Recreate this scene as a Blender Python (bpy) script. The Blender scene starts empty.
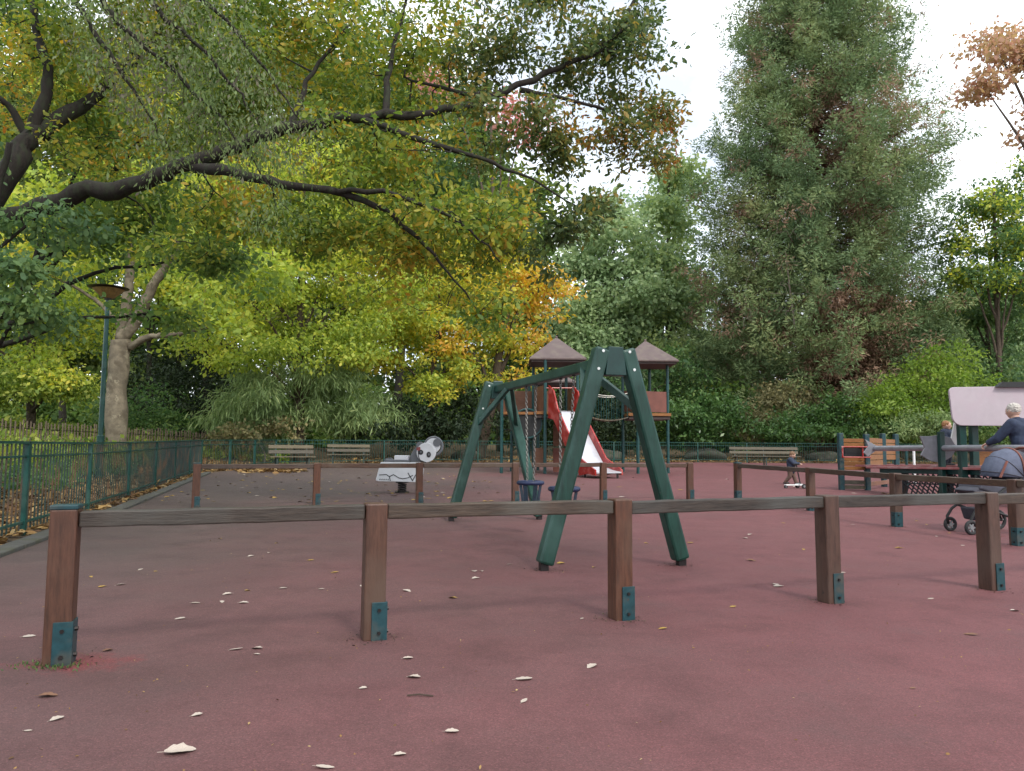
import bpy, bmesh, math, random
import numpy as np
from mathutils import Vector, Matrix, Euler

random.seed(7)
RNG = np.random.default_rng(11)
scene = bpy.context.scene
col = scene.collection
PI = math.pi

# ------------------------------------------------------------------ camera numbers
F, CAMH = 742.0, 1.05
PITCH, ROLL = math.radians(4.74), math.radians(.45)
CR = Matrix.Rotation(PI/2 + PITCH, 3, 'X') @ Matrix.Rotation(ROLL, 3, 'Z')


def court_z(y):
    return .011*max(0.0, y - 12)


def ray(px, py):
    return CR @ Vector(((px - 512)/F, (385.5 - py)/F, -1))


def G(px, py):
    "ground point of the court seen at a pixel"
    d = ray(px, py)
    if d.z < 0 and d.y*(-CAMH/d.z) <= 12:
        t = -CAMH/d.z
    else:
        t = (CAMH + .132)/(.011*d.y - d.z)
    return Vector((0, 0, CAMH)) + d*t


def D(px, py, y):
    d = ray(px, py)
    return Vector((0, 0, CAMH)) + d*(y/d.y)


# outline of the fenced court
FA, FB, FC, FD, FE = (-10.2, 24.5), (-9.8, 31.0), (-4.0, 36.5), (10.0, 40.0), (26.0, 40.6)
FS = (-4.05, 3.3)
BACK = [FA, FB, FC, FD, FE]


def left_x(y):
    if y <= 24.5:
        return -5.38 - .2909*(y - 7.93)
    return -10.2 + (y - 24.5)*.06 if y < 31 else -9.8


def back_y(x):
    pts = [(-60., 24.)] + BACK + [(90., 42.)]
    for (x0, y0), (x1, y1) in zip(pts, pts[1:]):
        if x0 <= x <= x1:
            if x1 - x0 < .6:
                return y1
            return y0 + (y1 - y0)*(x - x0)/(x1 - x0)
    return 42.


def terrain(x, y):
    z = court_z(min(y, 60))
    u = left_x(min(y, 31)) - x
    if u > 0:
        z += .02*min(u, 1.8) + .11*max(0, min(u - 1.8, 14)) * min(1, max(0, (y - 4)/10))
    b = y - back_y(x)
    if b > 0 and x > -10:
        z += .05*min(b, 25)
    return z


# ------------------------------------------------------------------ helpers
def tag(o, label=None, cat=None, group=None, kind=None):
    if label: o['label'] = label
    if cat: o['category'] = cat
    if group: o['group'] = group
    if kind: o['kind'] = kind
    return o


def thing(name, label, cat, loc=(0, 0, 0), rz=0, group=None):
    o = bpy.data.objects.new(name, None)
    col.objects.link(o)
    o.location = loc
    o.rotation_euler = (0, 0, rz)
    return tag(o, label, cat, group)


class MB:
    def __init__(s):
        s.v, s.f = [], []

    def add(s, vs, fs):
        b = len(s.v)
        s.v.extend([tuple(v) for v in vs])
        s.f.extend([tuple(i + b for i in f) for f in fs])
        return s

    def box(s, c, size, rot=None):
        c = Vector(c)
        R = rot if rot is not None else Matrix.Identity(3)
        hx, hy, hz = [k/2 for k in size]
        vs = [c + R @ Vector((x*hx, y*hy, z*hz)) for z in (-1, 1) for y in (-1, 1) for x in (-1, 1)]
        return s.add(vs, [(0, 2, 3, 1), (4, 5, 7, 6), (0, 1, 5, 4), (2, 6, 7, 3), (0, 4, 6, 2), (1, 3, 7, 5)])

    def beam(s, p0, p1, w, h, up=(0, 0, 1)):
        p0, p1 = Vector(p0), Vector(p1)
        z = (p1 - p0)
        L = z.length
        z.normalize()
        upv = Vector(up)
        x = upv.cross(z)
        if x.length < 1e-4:
            x = Vector((1, 0, 0))
        x.normalize()
        y = z.cross(x)
        R = Matrix((x, y, z)).transposed()
        return s.box((p0 + p1)/2, (w, h, L), R)

    def tube(s, pts, rad, n=8, caps=True):
        pts = [Vector(p) for p in pts]
        if not hasattr(rad, '__len__'):
            rad = [rad]*len(pts)
        b = len(s.v)
        prev = None
        for i, p in enumerate(pts):
            t = (pts[min(i + 1, len(pts) - 1)] - pts[max(i - 1, 0)])
            if t.length < 1e-9: t = Vector((0, 0, 1))
            t.normalize()
            if prev is None:
                a = Vector((1, 0, 0)) if abs(t.x) < .8 else Vector((0, 1, 0))
                x = a - t*a.dot(t)
            else:
                x = prev - t*prev.dot(t)
            x.normalize()
            prev = x
            y = t.cross(x)
            for k in range(n):
                a = 2*PI*k/n
                s.v.append(tuple(p + (x*math.cos(a) + y*math.sin(a))*rad[i]))
        for i in range(len(pts) - 1):
            for k in range(n):
                s.f.append((b + i*n + k, b + i*n + (k + 1) % n, b + (i + 1)*n + (k + 1) % n, b + (i + 1)*n + k))
        if caps:
            s.f.append(tuple(b + k for k in reversed(range(n))))
            s.f.append(tuple(b + (len(pts) - 1)*n + k for k in range(n)))
        return s

    def ell(s, c, r, nu=12, nv=8, rot=None):
        c = Vector(c)
        R = rot if rot is not None else Matrix.Identity(3)
        b = len(s.v)
        for j in range(1, nv):
            th = PI*j/nv
            for i in range(nu):
                ph = 2*PI*i/nu
                s.v.append(tuple(c + R @ Vector((r[0]*math.sin(th)*math.cos(ph), r[1]*math.sin(th)*math.sin(ph), r[2]*math.cos(th)))))
        s.v.append(tuple(c + R @ Vector((0, 0, r[2]))))
        s.v.append(tuple(c + R @ Vector((0, 0, -r[2]))))
        T, Bm = len(s.v) - 2, len(s.v) - 1
        for j in range(nv - 2):
            for i in range(nu):
                s.f.append((b + j*nu + i, b + (j + 1)*nu + i, b + (j + 1)*nu + (i + 1) % nu, b + j*nu + (i + 1) % nu))
        for i in range(nu):
            s.f.append((T, b + i, b + (i + 1) % nu))
            s.f.append((Bm, b + (nv - 2)*nu + (i + 1) % nu, b + (nv - 2)*nu + i))
        return s

    def prism(s, poly, c, ux, uy, thick):
        "extruded outline: poly in (a,b), world axes ux, uy, thickness along ux x uy centred"
        c, ux, uy = Vector(c), Vector(ux).normalized(), Vector(uy).normalized()
        n = ux.cross(uy)
        m = len(poly)
        vs = [c + ux*a + uy*b + n*(thick/2) for a, b in poly] + [c + ux*a + uy*b - n*(thick/2) for a, b in poly]
        fs = [tuple(range(m)), tuple(reversed(range(m, 2*m)))]
        fs += [(i, i + m, (i + 1) % m + m, (i + 1) % m) for i in range(m)]
        return s.add(vs, fs)

    def torus(s, c, R, r, sx=1, sy=1, n=20, m=7, rot=None):
        c = Vector(c)
        Q = rot if rot is not None else Matrix.Identity(3)
        b = len(s.v)
        for i in range(n):
            a = 2*PI*i/n
            for k in range(m):
                q = 2*PI*k/m
                rr = R + r*math.cos(q)
                s.v.append(tuple(c + Q @ Vector((rr*math.cos(a)*sx, rr*math.sin(a)*sy, r*math.sin(q)))))
        for i in range(n):
            for k in range(m):
                s.f.append((b + i*m + k, b + ((i + 1) % n)*m + k, b + ((i + 1) % n)*m + (k + 1) % m, b + i*m + (k + 1) % m))
        return s

    def mesh(s, name, smooth=False):
        me = bpy.data.meshes.new(name)
        me.from_pydata(s.v, [], s.f)
        bm = bmesh.new()
        bm.from_mesh(me)
        bmesh.ops.recalc_face_normals(bm, faces=bm.faces)
        bm.to_mesh(me)
        bm.free()
        if smooth:
            me.polygons.foreach_set('use_smooth', [True]*len(me.polygons))
        return me

    def build(s, name, m, parent=None, bevel=0, smooth=False, world=False, kind=None, label=None):
        "parts are built in the local frame of their thing; world=True takes world points and moves them there"
        if world and parent is not None:
            mat = Matrix.Identity(4)
            q = parent
            while q is not None:
                mat = Matrix.Translation(q.location) @ q.rotation_euler.to_matrix().to_4x4() @ mat
                q = q.parent
            inv = mat.inverted()
            s.v = [tuple(inv @ Vector(v)) for v in s.v]
        me = s.mesh(name, smooth)
        me.materials.append(m)
        o = bpy.data.objects.new(name, me)
        col.objects.link(o)
        if parent is not None:
            o.parent = parent
        if bevel:
            md = o.modifiers.new('bevel', 'BEVEL')
            md.width = bevel
            md.segments = 2
            md.limit_method = 'ANGLE'
        if kind: o['kind'] = kind
        if label: o['label'] = label
        return o


def kids(o):
    return [c for c in bpy.data.objects if c.parent == o]


def copy_tree(o, parent=None):
    c = o.copy()
    col.objects.link(c)
    c.parent = parent
    for ch in kids(o):
        copy_tree(ch, c)
    return c


# ------------------------------------------------------------------ materials
def newmat(name):
    m = bpy.data.materials.new(name)
    m.use_nodes = True
    nt = m.node_tree
    nt.nodes.clear()
    out = nt.nodes.new('ShaderNodeOutputMaterial')
    return m, nt, out


def N(nt, typ, **kw):
    n = nt.nodes.new(typ)
    for k, v in kw.items():
        setattr(n, k, v)
    return n


def ramp(nt, stops):
    r = nt.nodes.new('ShaderNodeValToRGB')
    e = r.color_ramp.elements
    while len(e) < len(stops):
        e.new(.5)
    for i, (p, c) in enumerate(stops):
        e[i].position = p
        e[i].color = (*c, 1)
    return r


def solid(name, c, rough=.5, metal=0, var=.25, scale=6, bump=0, stretch=(1, 1, 1), dirt=None, dirt_scale=3, spec=.4, objvar=0, chips=None):
    "paint, metal, plastic or wood: base colour broken up by noise, a second noise for worn or dirty patches"
    m, nt, out = newmat(name)
    p = N(nt, 'ShaderNodeBsdfPrincipled')
    tc = N(nt, 'ShaderNodeTexCoord')
    mp = N(nt, 'ShaderNodeMapping')
    mp.inputs['Scale'].default_value = stretch
    nt.links.new(tc.outputs['Object'], mp.inputs['Vector'])
    nz = N(nt, 'ShaderNodeTexNoise')
    nz.inputs['Scale'].default_value = scale
    nz.inputs['Detail'].default_value = 6
    nz.inputs['Roughness'].default_value = .65
    nt.links.new(mp.outputs[0], nz.inputs['Vector'])
    lo = tuple(k*(1 - var) for k in c)
    hi = tuple(min(1, k*(1 + var)) for k in c)
    r = ramp(nt, [(.3, lo), (.7, hi)])
    nt.links.new(nz.outputs['Fac'], r.inputs[0])
    colr = r.outputs[0]
    if dirt:
        n2 = N(nt, 'ShaderNodeTexNoise')
        n2.inputs['Scale'].default_value = dirt_scale
        n2.inputs['Detail'].default_value = 8
        nt.links.new(mp.outputs[0] if dirt_scale > 2.9 else tc.outputs['Object'], n2.inputs['Vector'])
        r2 = ramp(nt, [(.48, (0, 0, 0)), (.66, (1, 1, 1))])
        nt.links.new(n2.outputs['Fac'], r2.inputs[0])
        mx = N(nt, 'ShaderNodeMixRGB')
        nt.links.new(r2.outputs[0], mx.inputs[0])
        nt.links.new(colr, mx.inputs[1])
        mx.inputs[2].default_value = (*dirt, 1)
        colr = mx.outputs[0]
    if chips:
        n3 = N(nt, 'ShaderNodeTexNoise')
        n3.inputs['Scale'].default_value = chips[1]
        n3.inputs['Detail'].default_value = 9
        n3.inputs['Roughness'].default_value = .75
        nt.links.new(tc.outputs['Object'], n3.inputs['Vector'])
        r3 = ramp(nt, [(chips[2], (0, 0, 0)), (chips[2] + .025, (1, 1, 1))])
        nt.links.new(n3.outputs['Fac'], r3.inputs[0])
        m3 = N(nt, 'ShaderNodeMixRGB')
        nt.links.new(r3.outputs[0], m3.inputs[0])
        nt.links.new(colr, m3.inputs[1])
        m3.inputs[2].default_value = (*chips[0], 1)
        colr = m3.outputs[0]
    if objvar:
        oi = N(nt, 'ShaderNodeObjectInfo')
        mr = N(nt, 'ShaderNodeMapRange')
        mr.inputs[3].default_value = 1 - objvar
        mr.inputs[4].default_value = 1 + objvar
        nt.links.new(oi.outputs['Random'], mr.inputs[0])
        hv = N(nt, 'ShaderNodeHueSaturation')
        nt.links.new(mr.outputs[0], hv.inputs['Value'])
        nt.links.new(mr.outputs[0], hv.inputs['Saturation'])
        nt.links.new(colr, hv.inputs['Color'])
        colr = hv.outputs[0]
        va = N(nt, 'ShaderNodeVectorMath', operation='SCALE')
        cx = N(nt, 'ShaderNodeCombineXYZ')
        for i in range(3): nt.links.new(oi.outputs['Random'], cx.inputs[i])
        nt.links.new(cx.outputs[0], va.inputs[0])
        va.inputs['Scale'].default_value = 40
        ad = N(nt, 'ShaderNodeVectorMath', operation='ADD')
        nt.links.new(tc.outputs['Object'], ad.inputs[0])
        nt.links.new(va.outputs[0], ad.inputs[1])
        nt.links.new(ad.outputs[0], mp.inputs['Vector'])
    nt.links.new(colr, p.inputs['Base Color'])
    p.inputs['Roughness'].default_value = rough
    p.inputs['Metallic'].default_value = metal
    p.inputs['Specular IOR Level'].default_value = spec
    if bump:
        b = N(nt, 'ShaderNodeBump')
        b.inputs['Strength'].default_value = bump
        b.inputs['Distance'].default_value = .01
        nt.links.new(nz.outputs['Fac'], b.inputs['Height'])
        nt.links.new(b.outputs[0], p.inputs['Normal'])
    nt.links.new(p.outputs[0], out.inputs[0])
    return m


def leafmat(name, stops, nscale=.35, mixr=.5, trans=.35, rough=.55):
    "leaves: each leaf its own tint (random per leaf) on top of branch-wide differences in hue"
    m, nt, out = newmat(name)
    geo = N(nt, 'ShaderNodeNewGeometry')
    tc = N(nt, 'ShaderNodeTexCoord')
    nz = N(nt, 'ShaderNodeTexNoise')
    nz.inputs['Scale'].default_value = nscale
    nz.inputs['Detail'].default_value = 3
    nt.links.new(tc.outputs['Object'], nz.inputs['Vector'])
    mr = N(nt, 'ShaderNodeMapRange')
    mr.inputs[1].default_value = .28
    mr.inputs[2].default_value = .72
    nt.links.new(nz.outputs['Fac'], mr.inputs[0])
    mix = N(nt, 'ShaderNodeMix')
    mix.inputs[0].default_value = mixr
    nt.links.new(mr.outputs[0], mix.inputs[2])
    nt.links.new(geo.outputs['Random Per Island'], mix.inputs[3])
    r = ramp(nt, stops)
    nt.links.new(mix.outputs[0], r.inputs[0])
    p = N(nt, 'ShaderNodeBsdfPrincipled')
    p.inputs['Roughness'].default_value = rough
    p.inputs['Specular IOR Level'].default_value = .3
    nt.links.new(r.outputs[0], p.inputs['Base Color'])
    t = N(nt, 'ShaderNodeBsdfTranslucent')
    hs = N(nt, 'ShaderNodeHueSaturation')
    hs.inputs['Saturation'].default_value = 1.1
    hs.inputs['Value'].default_value = 1.25
    nt.links.new(r.outputs[0], hs.inputs['Color'])
    nt.links.new(hs.outputs[0], t.inputs['Color'])
    ms = N(nt, 'ShaderNodeMixShader')
    ms.inputs[0].default_value = trans
    nt.links.new(p.outputs[0], ms.inputs[1])
    nt.links.new(t.outputs[0], ms.inputs[2])
    nt.links.new(ms.outputs[0], out.inputs[0])
    return m


def rubber_mat():
    m, nt, out = newmat('red_rubber_crumb')
    p = N(nt, 'ShaderNodeBsdfPrincipled')
    tc = N(nt, 'ShaderNodeTexCoord')
    v = tc.outputs['Object']
    sep = N(nt, 'ShaderNodeSeparateXYZ')
    nt.links.new(v, sep.inputs[0])

    def noise(scale, detail=5, rough=.6):
        n = N(nt, 'ShaderNodeTexNoise')
        n.inputs['Scale'].default_value = scale
        n.inputs['Detail'].default_value = detail
        n.inputs['Roughness'].default_value = rough
        nt.links.new(v, n.inputs['Vector'])
        return n.outputs['Fac']

    def math_(op, a, b=None, c=None):
        n = N(nt, 'ShaderNodeMath', operation=op)
        for i, k in enumerate((a, b, c)):
            if k is None: continue
            if isinstance(k, (int, float)): n.inputs[i].default_value = k
            else: nt.links.new(k, n.inputs[i])
        return n.outputs[0]

    def mix(f, a, b, mode='MIX'):
        n = N(nt, 'ShaderNodeMixRGB', blend_type=mode)
        for i, k in enumerate((f, a, b)):
            if isinstance(k, tuple): n.inputs[i].default_value = (*k, 1)
            elif isinstance(k, (int, float)): n.inputs[i].default_value = k
            else: nt.links.new(k, n.inputs[i])
        return n.outputs[0]
    # trodden-in soil towards the trees on the left, red rubber to the right
    big = noise(.35, 6)
    s = math_('MULTIPLY_ADD', sep.outputs[0], -.13, .24)        # greater to the left
    s = math_('MULTIPLY_ADD', sep.outputs[1], .012, s)
    s = math_('ADD', s, math_('MULTIPLY_ADD', big, 1.2, -.6))
    cl = N(nt, 'ShaderNodeClamp')
    nt.links.new(s, cl.inputs[0])
    dirt = cl.outputs[0]
    med = noise(2.2, 8, .7)
    rA = ramp(nt, [(.3, (.104, .037, .039)), (.7, (.172, .062, .066))])
    nt.links.new(med, rA.inputs[0])
    rB = ramp(nt, [(.3, (.062, .043, .040)), (.7, (.098, .069, .063))])
    nt.links.new(med, rB.inputs[0])
    c = mix(dirt, rA.outputs[0], rB.outputs[0])
    # smears and worn spots
    sm = noise(1.1, 10, .75)
    rs = ramp(nt, [(.52, (0, 0, 0)), (.72, (1, 1, 1))])
    nt.links.new(sm, rs.inputs[0])
    c = mix(math_('MULTIPLY', rs.outputs[0], .65), c, (.056, .034, .033))
    # granules
    vor = N(nt, 'ShaderNodeTexVoronoi')
    vor.inputs['Scale'].default_value = 210
    nt.links.new(v, vor.inputs['Vector'])
    sp = N(nt, 'ShaderNodeSeparateColor')
    nt.links.new(vor.outputs['Color'], sp.inputs[0])
    rg = ramp(nt, [(0, (.45, .45, .45)), (.5, (.95, .95, .95)), (.86, (1.15, 1.15, 1.15)), (1, (1.9, 1.8, 1.8))])
    nt.links.new(sp.outputs[0], rg.inputs[0])
    c = mix(.5, c, rg.outputs[0], 'MULTIPLY')
    # rubbed-bare fresh red round the foot of the end post
    dx = math_('MULTIPLY', math_('SUBTRACT', sep.outputs[0], -2.06), .62)
    dy = math_('SUBTRACT', sep.outputs[1], 3.64)
    dd = math_('SQRT', math_('ADD', math_('MULTIPLY', dx, dx), math_('MULTIPLY', dy, dy)))
    dd = math_('ADD', dd, math_('MULTIPLY_ADD', noise(9, 8, .7), .5, -.25))
    rw = ramp(nt, [(.06, (1, 1, 1)), (.20, (0, 0, 0))])
    nt.links.new(dd, rw.inputs[0])
    wr_ = math_('MULTIPLY', rw.outputs[0], .6)
    c = mix(wr_, c, mix(.8, (.19, .035, .038), rg.outputs[0], 'MULTIPLY'))
    nt.links.new(c, p.inputs['Base Color'])
    p.inputs['Roughness'].default_value = .78
    p.inputs['Specular IOR Level'].default_value = .35
    b = N(nt, 'ShaderNodeBump')
    b.inputs['Strength'].default_value = .4
    b.inputs['Distance'].default_value = .004
    nt.links.new(sp.outputs[1], b.inputs['Height'])
    b2 = N(nt, 'ShaderNodeBump')
    b2.inputs['Strength'].default_value = .25
    b2.inputs['Distance'].default_value = .03
    nt.links.new(med, b2.inputs['Height'])
    nt.links.new(b.outputs[0], b2.inputs['Normal'])
    nt.links.new(b2.outputs[0], p.inputs['Normal'])
    nt.links.new(p.outputs[0], out.inputs[0])
    return m


M = {}
M['rubber'] = rubber_mat()
M['soil'] = solid('soil_and_litter', (0.07875, 0.054, 0.0315), .95, var=.55, scale=9, bump=.6, dirt=(.16, .10, .045), dirt_scale=5)
M['concrete'] = solid('kerb_concrete', (0.0684, 0.06612, 0.05928), .9, var=.3, scale=14, bump=.4, dirt=(.06, .06, .04), dirt_scale=4)
M['wood'] = solid('stained_timber', (0.0578, 0.0323, 0.0221), .5, var=.5, scale=7, bump=.25, stretch=(1, 7, 7), dirt=(.075, .058, .045), dirt_scale=2, objvar=.15)
M['post_wood'] = solid('stained_post_timber', (0.0714, 0.03024, 0.01848), .48, var=.42, scale=7, bump=.25, stretch=(7, 7, 1), dirt=(.085, .05, .035), dirt_scale=2, objvar=.12, chips=((.03, .02, .016), 5, .66))
M['weathered'] = solid('weathered_rail', (0.04264, 0.03034, 0.02296), .55, var=.55, scale=6, bump=.35, stretch=(1, 9, 9), dirt=(.068, .064, .056), dirt_scale=1.5, objvar=.18, chips=((.10, .085, .07), 7, .67))
M['bracket'] = solid('blue_green_steel', (0.008064, 0.04284, 0.05292), .45, var=.3, scale=20, dirt=(.05, .055, .05), dirt_scale=9, chips=((.06, .035, .022), 14, .64))
M['bolt'] = solid('dark_bolt', (.035, .03, .03), .45, .7)
M['white_bolt'] = solid('galvanised_bolt', (.62, .64, .62), .35, .4)
M['swing_green'] = solid('dark_green_timber', (0.006324, 0.03794, 0.0274), .42, var=.4, scale=5, bump=.18, stretch=(6, 6, 1), dirt=(.028, .075, .062), dirt_scale=2, objvar=.12, chips=((.05, .06, .05), 6, .665))
M['swing_plate'] = solid('dark_green_steel', (0.0072, 0.036, 0.0312), .35, var=.25, scale=9)
M['chain'] = solid('galvanised_chain', (0.1728, 0.168, 0.1584), .4, .7)
M['seat_blue'] = solid('blue_rubber', (.012, .02, .06), .5, var=.3, scale=10)
M['seat_dark'] = solid('dark_blue_rubber', (.02, .035, .055), .55, var=.3)
M['fence'] = solid('green_railing_paint', (0.0062, 0.0527, 0.04216), .38, var=.35, scale=6, dirt=(.03, .075, .06), dirt_scale=4, chips=((.05, .04, .03), 8, .67))
M['bar'] = solid('railing_bar_paint', (0.0196, 0.0385, 0.0315), .5, var=.5, scale=4, dirt=(.10, .055, .03), dirt_scale=3)
M['paling'] = solid('grey_chestnut_paling', (0.128, 0.096, 0.068), .85, var=.5, scale=8, stretch=(6, 6, 1))
M['slat'] = solid('faded_bench_slat', (0.1023, 0.08599, 0.05812), .7, var=.35, scale=6, stretch=(1, 7, 7), objvar=.2)
M['bench_leg'] = solid('bench_iron', (.02, .035, .03), .5)
M['roof'] = solid('brown_roof_panel', (0.1035, 0.07271, 0.0683), .6, var=.16, scale=5, dirt=(.125, .095, .08), dirt_scale=4, chips=((.10, .085, .06), 3, .63))
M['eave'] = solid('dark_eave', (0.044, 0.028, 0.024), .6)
M['tower_green'] = solid('tower_post_green', (0.0078, 0.04875, 0.04875), .4, var=.25)
M['ply'] = solid('brown_plywood', (0.1458, 0.0621, 0.0324), .5, var=.25, scale=5, stretch=(1, 1, 5), dirt=(.19, .085, .055), dirt_scale=2)
M['ply_red'] = solid('reddish_plywood', (0.136, 0.04624, 0.03264), .5, var=.2, scale=4)
M['orange_wood'] = solid('orange_larch', (0.2142, 0.0867, 0.02295), .5, var=.3, scale=6, stretch=(1, 1, 8))
M['slide_red'] = solid('red_slide_side', (0.2677, 0.01403, 0.0102), .3, var=.18, scale=5, dirt=(.42, .09, .08), dirt_scale=3.5, chips=((.40, .22, .21), 4, .62))
M['slide_bed'] = solid('pale_slide_bed', (0.4841, 0.4976, 0.5379), .25, .1, var=.08, scale=4)
M['black'] = solid('black_rubber', (.012, .012, .013), .5)
M['grey_steel'] = solid('grey_play_steel', (0.2228, 0.2228, 0.248), .42, .3, var=.2)
M['red_board'] = solid('worn_red_board', (0.2592, 0.0864, 0.0864), .55, var=.25, scale=5, dirt=(.33, .2, .2))
M['pink_panel'] = solid('pale_pink_panel', (0.3784, 0.3256, 0.3564), .55, var=.07, scale=3, dirt=(.385, .32, .355), dirt_scale=4)
M['white'] = solid('white_plastic', (0.663, 0.663, 0.663), .4, var=.05)
M['offwhite'] = solid('rider_white', (0.592, 0.6, 0.632), .4, var=.06)
M['ink'] = solid('black_paint', (.018, .016, .02), .45)
M['rider_grey'] = solid('rider_grey', (.12, .125, .14), .5, var=.2)
M['rider_red'] = solid('rider_red_wear', (.25, .06, .06), .5)
M['skin'] = solid('skin', (0.496, 0.304, 0.232), .5, var=.08)
M['navy'] = solid('navy_jacket_cloth', (0.0196, 0.0294, 0.0595), .8, var=.3, scale=12, bump=.3)
M['navy2'] = solid('blue_jacket_cloth', (0.0224, 0.0315, 0.0595), .8, var=.3, scale=12)
M['jeans'] = solid('dark_trouser_cloth', (.035, .04, .06), .85, var=.3, scale=14)
M['khaki'] = solid('brown_trouser_cloth', (.12, .075, .06), .85, var=.3, scale=14)
M['shoe'] = solid('dark_shoe', (.03, .028, .028), .6)
M['white_hair'] = solid('white_hair', (.40, .37, .335), .7, var=.2, scale=30, bump=.5)
M['brown_hair'] = solid('light_brown_hair', (.26, .125, .05), .6, var=.35, scale=30, bump=.5)
M['dark_hair'] = solid('brown_hair', (.16, .085, .045), .6, var=.35, scale=30, bump=.5)
M['pram_cloth'] = solid('grey_blue_pram_cloth', (0.08625, 0.0975, 0.1425), .85, var=.25, scale=10, bump=.2)
M['pram_dark'] = solid('charcoal_pram_cloth', (.045, .045, .06), .8, var=.3)
M['pram_red'] = solid('brown_leather_grip', (.16, .05, .035), .5)
M['tyre'] = solid('dark_tyre', (.022, .022, .024), .75)
M['rim'] = solid('pale_hub', (0.2, 0.205, 0.215), .4, .3)
M['lamp_reflection'] = solid('lamp_hat_underside', (.22, .14, .05), .5, var=.4, scale=9)  # orange reflection of the foliage painted into the underside colour
M['lamp_hat'] = solid('lamp_hat', (.055, .05, .045), .5)
M['stone'] = solid('mossy_stone', (0.048, 0.0435, 0.0345), .9, var=.45, scale=3, bump=.7, dirt=(.03, .04, .018), dirt_scale=4)
M['bark_dark'] = solid('dark_bark', (0.01736, 0.01364, 0.01116), .95, var=.5, scale=10, bump=.9, stretch=(3, 3, 1), dirt=(.022, .027, .014), dirt_scale=4)
M['bark'] = solid('brown_bark', (.075, .056, .04), .95, var=.5, scale=8, bump=.8, stretch=(3, 3, 1))
M['bark_plane'] = solid('mottled_plane_bark', (0.144, 0.1188, 0.0828), .85, var=.45, scale=2.5, bump=.6, dirt=(.085, .068, .045), dirt_scale=3.5, chips=((.215, .185, .13), 2.2, .57))
M['bark_red'] = solid('red_sequoia_bark', (.115, .05, .03), .95, var=.5, scale=6, bump=.9, stretch=(3, 3, .6))
M['bark_grey'] = solid('grey_twig', (.15, .125, .10), .9, var=.4, scale=8)
M['leaf_pale'] = solid('fallen_leaf_pale', (.40, .335, .285), .7, var=.22, scale=30)
M['leaf_yellow'] = solid('fallen_leaf_yellow', (0.3315, 0.2104, 0.04462), .7, var=.3, scale=30)
M['leaf_brown'] = solid('fallen_leaf_brown', (.17, .085, .05), .75, var=.35, scale=30)
M['twig'] = solid('fallen_twig', (.06, .04, .03), .9)
M['worn_red'] = solid('fresh_red_rubber', (.30, .05, .045), .8, var=.35, scale=60, bump=.3)
M['net'] = solid('black_net', (.015, .016, .02), .7)

# leaves
L = {}
L['oak'] = leafmat('oak_leaves', [(0.08, (0.055, 0.11, 0.032)), (0.34, (0.13, 0.205, 0.042)), (0.54, (0.24, 0.3, 0.055)), (0.7, (0.4, 0.37, 0.065)), (0.82, (0.5, 0.31, 0.06)), (0.94, (0.44, 0.18, 0.05))], .45, .5, .5)
L['oak_edge'] = leafmat('oak_leaves_edge', [(0.1, (0.048, 0.084, 0.037)), (0.4, (0.09, 0.138, 0.049)), (0.62, (0.168, 0.198, 0.058)), (0.78, (0.324, 0.216, 0.058)), (0.9, (0.408, 0.18, 0.058)), (0.98, (0.312, 0.108, 0.072))], .55, .5, .42)
L['ygreen'] = leafmat('yellow_green_leaves', [(0.1, (0.16, 0.24, 0.05)), (0.4, (0.32, 0.41, 0.07)), (0.66, (0.5, 0.53, 0.09)), (0.9, (0.68, 0.56, 0.095))], .25, .5, .5)
L['yellow'] = leafmat('yellow_leaves', [(0.1, (0.32, 0.38, 0.06)), (0.45, (0.54, 0.53, 0.08)), (0.75, (0.7, 0.54, 0.09)), (0.95, (0.64, 0.38, 0.07))], .3, .5, .5)
L['amber'] = leafmat('amber_leaves', [(0.1, (0.38, 0.3, 0.05)), (0.4, (0.56, 0.38, 0.06)), (0.7, (0.64, 0.36, 0.07)), (0.95, (0.52, 0.24, 0.07))], .3, .5, .5)
L['dgreen'] = leafmat('deep_green_leaves', [(0.1, (0.072, 0.138, 0.046)), (0.5, (0.132, 0.216, 0.059)), (0.85, (0.228, 0.3, 0.066)), (0.97, (0.384, 0.36, 0.079))], .5, .5, .5)
L['mgreen'] = leafmat('mid_green_leaves', [(.1, (.045, .10, .04)), (.5, (.09, .17, .055)), (.9, (.18, .25, .07))], .25, .5, .4)
L['bluegreen'] = leafmat('blue_green_leaves', [(.1, (.065, .13, .06)), (.5, (.12, .205, .08)), (.82, (.20, .28, .085)), (.97, (.36, .32, .08))], .4, .5, .45)
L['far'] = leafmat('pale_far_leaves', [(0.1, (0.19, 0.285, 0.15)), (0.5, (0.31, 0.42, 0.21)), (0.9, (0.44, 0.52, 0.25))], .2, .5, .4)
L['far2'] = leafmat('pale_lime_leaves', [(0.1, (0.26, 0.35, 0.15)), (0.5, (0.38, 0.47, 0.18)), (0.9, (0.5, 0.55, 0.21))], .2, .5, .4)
L['bamboo'] = leafmat('feathery_green_leaves', [(.1, (.14, .215, .09)), (.5, (.25, .34, .14)), (.9, (.40, .47, .20))], .5, .5, .4)
L['dark'] = leafmat('shade_dark_leaves', [(.1, (.012, .024, .011)), (.6, (.024, .042, .018)), (.95, (.05, .07, .025))], .6, .5, .2)  # shade under the trees put into a near-black leaf colour
L['laurel'] = leafmat('glossy_laurel_leaves', [(.1, (.035, .08, .025)), (.5, (.065, .135, .036)), (.88, (.125, .21, .06)), (.97, (.30, .38, .24))], .6, .6, .3, .32)
L['lime'] = leafmat('bright_lime_leaves', [(.1, (.10, .18, .035)), (.5, (.19, .29, .05)), (.9, (.32, .41, .08))], .4, .5, .5)
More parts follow.
